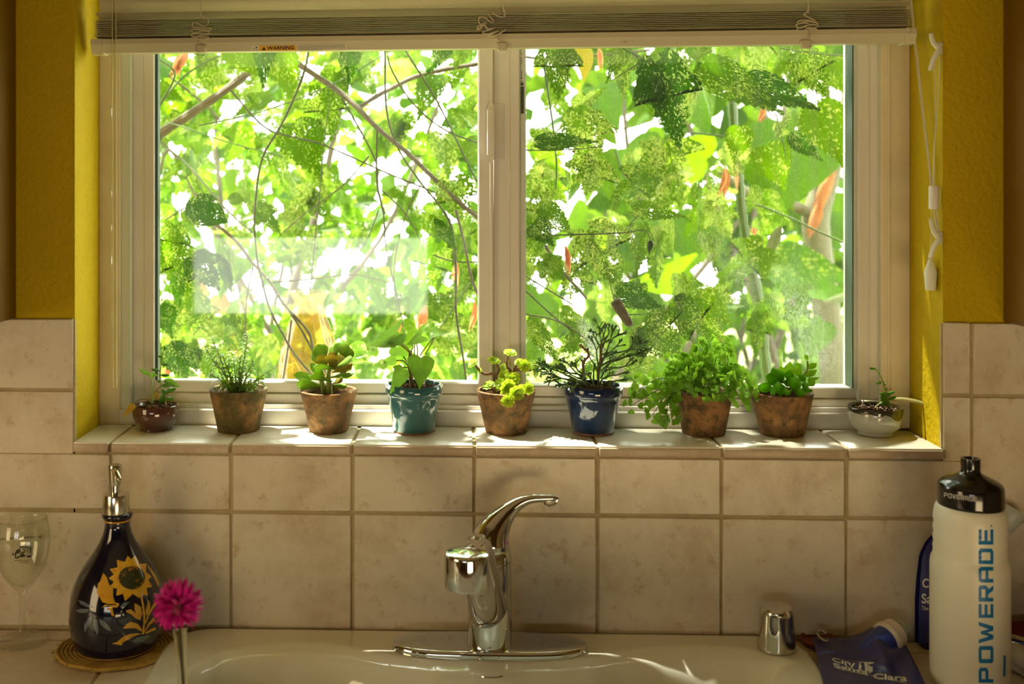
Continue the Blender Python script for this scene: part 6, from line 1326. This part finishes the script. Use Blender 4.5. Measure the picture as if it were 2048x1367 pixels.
bud.tube(smoothpath([b0_, b0_.lerp(b1_, .1), b0_.lerp(b1_, .5), b0_.lerp(b1_, .85), b1_], 4), [.004, .0065, .0075, .0080, .0082, .0083, .0082, .0080, .0078, .0076, .0074, .0070, .0066, .006, .005, .004, .0025], 8).build('flower_bud', leafmat('orange_bud', (0.14, 0.16, 0.02), (0.34, 0.11, 0.02), (0.55, 0.25, 0.03), tw=.4), sR)
b0_, b1_ = at(1302, 480, .32), at(1298, 507, .32)
MB().tube(smoothpath([b0_, b0_.lerp(b1_, .3), b0_.lerp(b1_, .7), b1_], 4), [.001, .003, .0042, .005, .0052, .005, .0046, .004, .003, .0024, .0018, .0012, .0005], 8).build('flower_bud', leafmat('green_bud', (0.04, 0.10, 0.01), (0.08, 0.16, 0.02), (0.12, 0.25, 0.02), tw=.3), sR)

# random leaves filling each shrub; sky is left open where the photograph shows it
GAPS = [(640, 150, 75, 60), (760, 200, 55, 45), (690, 330, 60, 40), (600, 120, 50, 25), (420, 370, 30, 28), (690, 520, 110, 50), (850, 260, 60, 40), (570, 530, 35, 25), (395, 740, 14, 14), (1080, 235, 35, 30), (1240, 250, 40, 60), (1290, 300, 35, 30), (1160, 400, 40, 30), (1375, 400, 35, 30), (1265, 540, 28, 30), (1500, 260, 40, 35), (1350, 690, 16, 25), (1150, 150, 15, 15), (1590, 95, 40, 18), (335, 745, 20, 20), (905, 590, 20, 30), (480, 215, 40, 25)]
def open_sky(u, v, f=1.0):
    for gu, gv, ra, rb_ in GAPS:
        if ((u - gu) / (ra * f)) ** 2 + ((v - gv) / (rb_ * f)) ** 2 < 1: return True
    return False
def scatter(par, n, u0, u1, v0, v1, Y0, Y1, s0, s1, mats, shapes, seed, gapf=1.0):
    q = random.Random(seed); made = 0; tries = 0
    while made < n and tries < n * 6:
        tries += 1; u = q.uniform(u0, u1); v = q.uniform(v0, v1); Y = q.uniform(Y0, Y1)
        p = at(u, v, Y); ln = q.uniform(s0, s1); a = q.gauss(0, .9); d = V((math.sin(a), q.uniform(-.5, .5), -math.cos(a))).normalized()
        mid = p + d * ln * .45; mp = mid - EYE; dd = depth(mid); mu = PX + F * (mp.x * cs + mp.y * sn) / dd; mv = PY - F * mp.z / dd
        if open_sky(mu, mv, gapf): continue
        leaf(q.choice(shapes), q.choice(mats), p, p + d * ln, ln * q.uniform(.55, .85), q.gauss(0, 38), par); made += 1
scatter(sL, 235, 230, 1030, -60, 800, .64, 1.3, .05, .11, [EATEN, LACE, FRESH, LACE, EATEN], ['maple', 'maple', 'serrate'], 101, 0.6)
scatter(sR, 120, 990, 1600, -60, 800, .45, 1.1, .05, .11, [EATEN, LACE, FRESH, LACE, EATEN], ['maple', 'maple', 'serrate'], 102, 0.8)

sM = gthing('flowering_maple', 'second flowering maple deeper in the garden, its smaller leaves showing between the near branches', 'shrub', 700, 1.4)
branch(sM, [(420, 2600), (520, 1200), (560, 700), (640, 400), (700, 120)], 26, 10, 1.5, 1.5, 'branch'); branch(sM, [(560, 700), (760, 480), (880, 200)], 12, 7, 1.5, 1.6, 'branch'); branch(sM, [(560, 700), (440, 480), (360, 300)], 12, 7, 1.5, 1.5, 'branch')
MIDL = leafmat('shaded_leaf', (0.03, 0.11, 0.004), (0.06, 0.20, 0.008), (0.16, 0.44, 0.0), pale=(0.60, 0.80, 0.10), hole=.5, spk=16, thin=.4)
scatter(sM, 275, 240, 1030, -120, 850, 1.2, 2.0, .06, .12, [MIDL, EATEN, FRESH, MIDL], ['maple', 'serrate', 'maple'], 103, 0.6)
# broad-leaved plant with a thick green stalk, further back
bp_ = gthing('broad_leaf_plant', 'broad-leaved plant with big smooth sunlit leaves and one thick green stalk outside the screened pane', 'plant', 1520, 1.1)
branch(bp_, [(1462, 90), (1464, 205), (1470, 280), (1477, 350), (1484, 430), (1500, 520), (1518, 606), (1528, 700), (1545, 900), (1570, 1500), (1570, 2050)], 18, 24, 1.05, 1.05, 'stalk')
L(bp_, 'lance', RUST, (1452, 270), (1478, 385), 14, 1.03, 0, 30, 'peeling_strip'); L(bp_, 'lance', RUST, (1464, 300), (1480, 372), 8, 1.03, 0, 60, 'peeling_strip')
for a in [('heart', BIGL, (1600, 255), (1560, 430), 190, 1.5, .1, 10), ('heart', BIGL, (1480, 260), (1590, 420), 140, 1.6, .1, 20), ('heart', BIGL, (1250, 290), (1340, 385), 130, 1.4, .1, 15), ('heart', BIGL, (1420, 320), (1290, 300), 110, 1.7, .1, 20), ('ovate', BIGL, (1210, 300), (1226, 410), 50, 1.3, .05, 10), ('heart', BIGL, (1390, 540), (1250, 572), 95, 1.3, .15, 40), ('heart', BIGL, (1340, 430), (1400, 530), 110, 1.7, .1, 15), ('heart', BIGL, (1300, 430), (1320, 540), 90, 1.8, .1, 10), ('heart', BIGL, (1420, 420), (1440, 520), 90, 1.9, .1, 25), ('heart', BIGL, (1620, 575), (1720, 600), 60, 1.2, .05, 45), ('ovate', PALE, (1712, 585), (1645, 604), 22, 1.15, .02, 30), ('heart', BIGL, (1650, 640), (1620, 720), 60, 1.4, .05, 20), ('heart', BIGL, (1370, 180), (1420, 270), 100, 1.6, .1, 20), ('heart', BIGL, (1190, 170), (1240, 260), 90, 1.7, .1, 20), ('heart', BIGL, (1260, 110), (1230, 190), 80, 1.9, .1, 30), ('heart', BIGL, (1120, 330), (1080, 420), 80, 1.8, .1, 20), ('heart', BIGL, (1180, 420), (1120, 480), 70, 1.9, .1, 20), ('heart', BIGL, (1440, 600), (1400, 700), 90, 2.0, .1, 20), ('heart', FRESH, (1540, 520), (1720, 560), 110, 1.7, .1, 35), ('heart', BIGL, (1080, 580), (1060, 660), 80, 1.9, .1, 20), ('heart', BIGL, (1680, 420), (1740, 520), 100, 2.1, .1, 30), ('heart', BIGL, (1480, 110), (1560, 190), 110, 2.0, .1, 25)]:
    sh, m_, b_, t_, w_, Y_, dY_, ro_ = a; L(bp_, sh, m_, b_, t_, w_, Y_, dY_, ro_)
# pale trunk with peeling bark
tk = gthing('peeling_tree', 'pale young tree trunk with an orange strip of peeling bark, seen through the screened pane', 'tree', 1640, 1.9)
BK = pm('pale_trunk', (0.085, 0.08, 0.035), 0.7, mott=[(14, (0.06, 0.065, 0.02), 0.45, 0.7), (60, (0.11, 0.095, 0.05), 0.55, 0.7)])
mb = MB(); pth = [(1720, 120), (1690, 230), (1668, 310), (1650, 370), (1632, 430), (1634, 480), (1642, 540), (1655, 640), (1670, 800), (1690, 1300), (1700, 1750)]
mb.tube(smoothpath([at(u, v, 1.9) for u, v in pth], 5), [mpp(at(1640, 400, 1.9)) * (15 + 12 * min(1, i / 20)) for i in range(51)], 14).build('trunk', BK, tk)
MB().tube(smoothpath([at(1626, 428, 1.9), at(1570, 405, 1.85), at(1490, 382, 1.8), at(1440, 340, 1.8)], 5), [mpp(at(1640, 400, 1.9)) * (12 - .3 * i) for i in range(16)], 10).build('limb', BK, tk)
for a in [((1672, 320), (1612, 470), 26, 1.84, 10), ((1640, 400), (1618, 480), 26, 1.83, 25), ((1690, 270), (1655, 360), 18, 1.84, 20)]: L(tk, 'lance', RUST, a[0], a[1], a[2], a[3], 0, a[4], 'bark_strip')
# amber glass vase standing outside on a ledge under the window, behind the twigs
kv = at(618, 700, .52); kq = mpp(kv)
def zv(v): return EYE.z - (v - PY) / F * depth(kv)
VB = zv(905)
vt = thing('amber_vase', 'translucent amber glass vase with a flared notched rim, standing outside behind the paddle plant', 'vase', (kv.x, .52, VB))
AMB, nt, b, out = newmat('amber_glass'); nt.nodes.remove(b)
tp = nt.nodes.new('ShaderNodeBsdfTransparent'); tp.inputs[0].default_value = (0.88, 0.74, 0.32, 1); tl = nt.nodes.new('ShaderNodeBsdfTranslucent'); tl.inputs[0].default_value = (0.30, 0.19, 0.03, 1)
gl = nt.nodes.new('ShaderNodeBsdfGlossy'); gl.inputs['Roughness'].default_value = .05; fr = fresnel(nt, 1.5)
m1 = nt.nodes.new('ShaderNodeMixShader'); m1.inputs[0].default_value = .42; nt.links.new(tp.outputs[0], m1.inputs[1]); nt.links.new(tl.outputs[0], m1.inputs[2])
m2 = nt.nodes.new('ShaderNodeMixShader'); nt.links.new(fr.outputs[0], m2.inputs[0]); nt.links.new(m1.outputs[0], m2.inputs[1]); nt.links.new(gl.outputs[0], m2.inputs[2]); nt.links.new(m2.outputs[0], out.inputs[0])
vp = [(38, 905), (44, 880), (58, 830), (64, 770), (62, 730), (55, 690), (44, 655), (34, 630), (29, 612), (30, 600), (38, 588), (44, 583)]
vbm = MB().lathe((kv.x, .52, 0), [(0, VB)] + [(r * kq, zv(v)) for r, v in vp], 48)
for i, p in enumerate(vbm.v):                                           # a notch in the flared rim
    if p.z > zv(590): p.z -= .010 * math.exp(-((math.atan2(p.x - kv.x, -(p.y - .52)) + .15) / .14) ** 2)
vbm.build('glass_body', AMB, vt, ang=0)
hV = hit_lathe((kv.x, .52, 0), [zv(v) for r, v in vp], [r * kq for r, v in vp]); et = MB()
for pts in ([(565, 760), (575, 735), (590, 725), (600, 740)], [(570, 700), (563, 720), (570, 740)], [(585, 745), (585, 720), (578, 705)], [(596, 730), (586, 715)], [(560, 735), (575, 728), (588, 733)]):
    et.tube(smoothpath([hV(u, v) + V((0, -.0006, 0)) for u, v in pts], 5), .0008, 5)
et.build('etched_vine', pm('etched_line', (0.62, 0.40, 0.05), 0.4), vt)
ld_ = MB().box(-.62, .62, 0.30, .60, VB - .05, VB, .004).build('window_ledge', pm('ledge_stone', (0.5, 0.46, 0.38), 0.8), None); tag(ld_, kind='structure'); ld_.name = 'trim_2'

# far planting, too soft to tell its leaves apart
def far_hedge(name, label, n, Y0, Y1, seed, mats, s0, s1, u0, u1, v0, v1, gapf):
    t = thing(name, label, 'shrub', (0, (Y0 + Y1) / 2, -1.2), 'distant garden shrubs', None); q = random.Random(seed)
    for mi, m in enumerate(mats):
        mb = MB(); made = 0; tries = 0
        while made < n // len(mats) and tries < n * 4:
            tries += 1; u = q.uniform(u0, u1); v = q.uniform(v0, v1); Y = q.uniform(Y0, Y1)
            if open_sky(u, v, gapf): continue
            p = at(u, v, Y); ln = q.uniform(s0, s1)
            d = V((q.gauss(0, 1), q.gauss(0, .5), q.gauss(-.6, .7))).normalized(); ax = d; nn = V((q.gauss(0, .6), -1, q.gauss(.3, .6))); nn = (nn - ax * nn.dot(ax)).normalized(); yy = nn.cross(ax)
            vs, fs = SHAPES['simple']; mb.add([p + ax * (a[0] * ln) + yy * (a[1] * ln * .7) + nn * (a[2] * ln) for a in vs], fs); made += 1
        tag(mb.build('foliage', m, t, ang=0), kind='stuff')
    st = MB()
    for i in range(9):
        y = q.uniform(Y0, Y1); x = at(q.uniform(u0 + .2 * (u1 - u0), u1 - .2 * (u1 - u0)), 600, y).x; st.tube(smoothpath([V((x, y, -1.2)), V((x + q.uniform(-.3, .3), y, -.3)), V((x + q.uniform(-.4, .4), y, .7)), V((x + q.uniform(-.4, .4), y, 1.6))], 5), [.016 - .0008 * j for j in range(16)], 6)
    tag(st.build('stems', M['branch'], t), kind='stuff')
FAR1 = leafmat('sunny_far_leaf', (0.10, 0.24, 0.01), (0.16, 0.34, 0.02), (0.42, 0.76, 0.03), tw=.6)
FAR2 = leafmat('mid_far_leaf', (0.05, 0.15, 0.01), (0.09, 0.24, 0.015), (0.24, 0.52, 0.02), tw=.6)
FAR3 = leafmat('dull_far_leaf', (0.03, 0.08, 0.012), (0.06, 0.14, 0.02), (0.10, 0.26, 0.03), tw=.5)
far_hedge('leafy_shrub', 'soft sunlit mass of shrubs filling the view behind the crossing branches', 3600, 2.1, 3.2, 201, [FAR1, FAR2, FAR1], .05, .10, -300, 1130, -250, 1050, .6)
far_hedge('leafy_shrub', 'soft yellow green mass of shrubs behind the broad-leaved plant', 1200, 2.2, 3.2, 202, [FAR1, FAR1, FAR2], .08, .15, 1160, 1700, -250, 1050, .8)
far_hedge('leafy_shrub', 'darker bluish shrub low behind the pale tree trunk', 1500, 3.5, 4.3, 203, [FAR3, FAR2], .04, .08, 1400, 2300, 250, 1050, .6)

# canopy added out of view above the window to dapple the sun
t = thing('added_canopy', 'unseen leafy canopy added above the window outside to break up the sun', 'tree', (-1.9, 1.6, -1.2), None); q = random.Random(300); mb = MB()
for i in range(1150):
    p = V((q.uniform(-1.5, .9), q.uniform(.42, 1.35), 0)); p.z = 1.05 + q.uniform(0, .35) + (p.y - .4) * .55; ln = q.uniform(.05, .12)
    if i < 230: p = V((q.uniform(-1.15, .7), q.uniform(.24, .55), q.uniform(1.0, 1.5)))  # extra leaves put in the sun's path to the sill
    ax = V((q.gauss(0, 1), q.gauss(0, 1), q.gauss(-.5, .4))).normalized(); nn = V((q.gauss(0, .5), q.gauss(0, .5), 1)); nn = (nn - ax * nn.dot(ax)).normalized(); yy = nn.cross(ax)
    vs, fs = SHAPES['simple']; mb.add([p + ax * (a[0] * ln) + yy * (a[1] * ln * .8) + nn * (a[2] * ln) for a in vs], fs)
tag(mb.build('foliage', FAR2, t, ang=0), kind='stuff')
MB().tube(smoothpath([V((-1.9, 1.6, -1.2)), V((-1.85, 1.55, .2)), V((-1.6, 1.4, 1.2)), V((-.6, 1.1, 1.65)), V((.5, .9, 1.7))], 5), [.05 - .0018 * i for i in range(21)], 10).build('trunk', M['branch'], t)
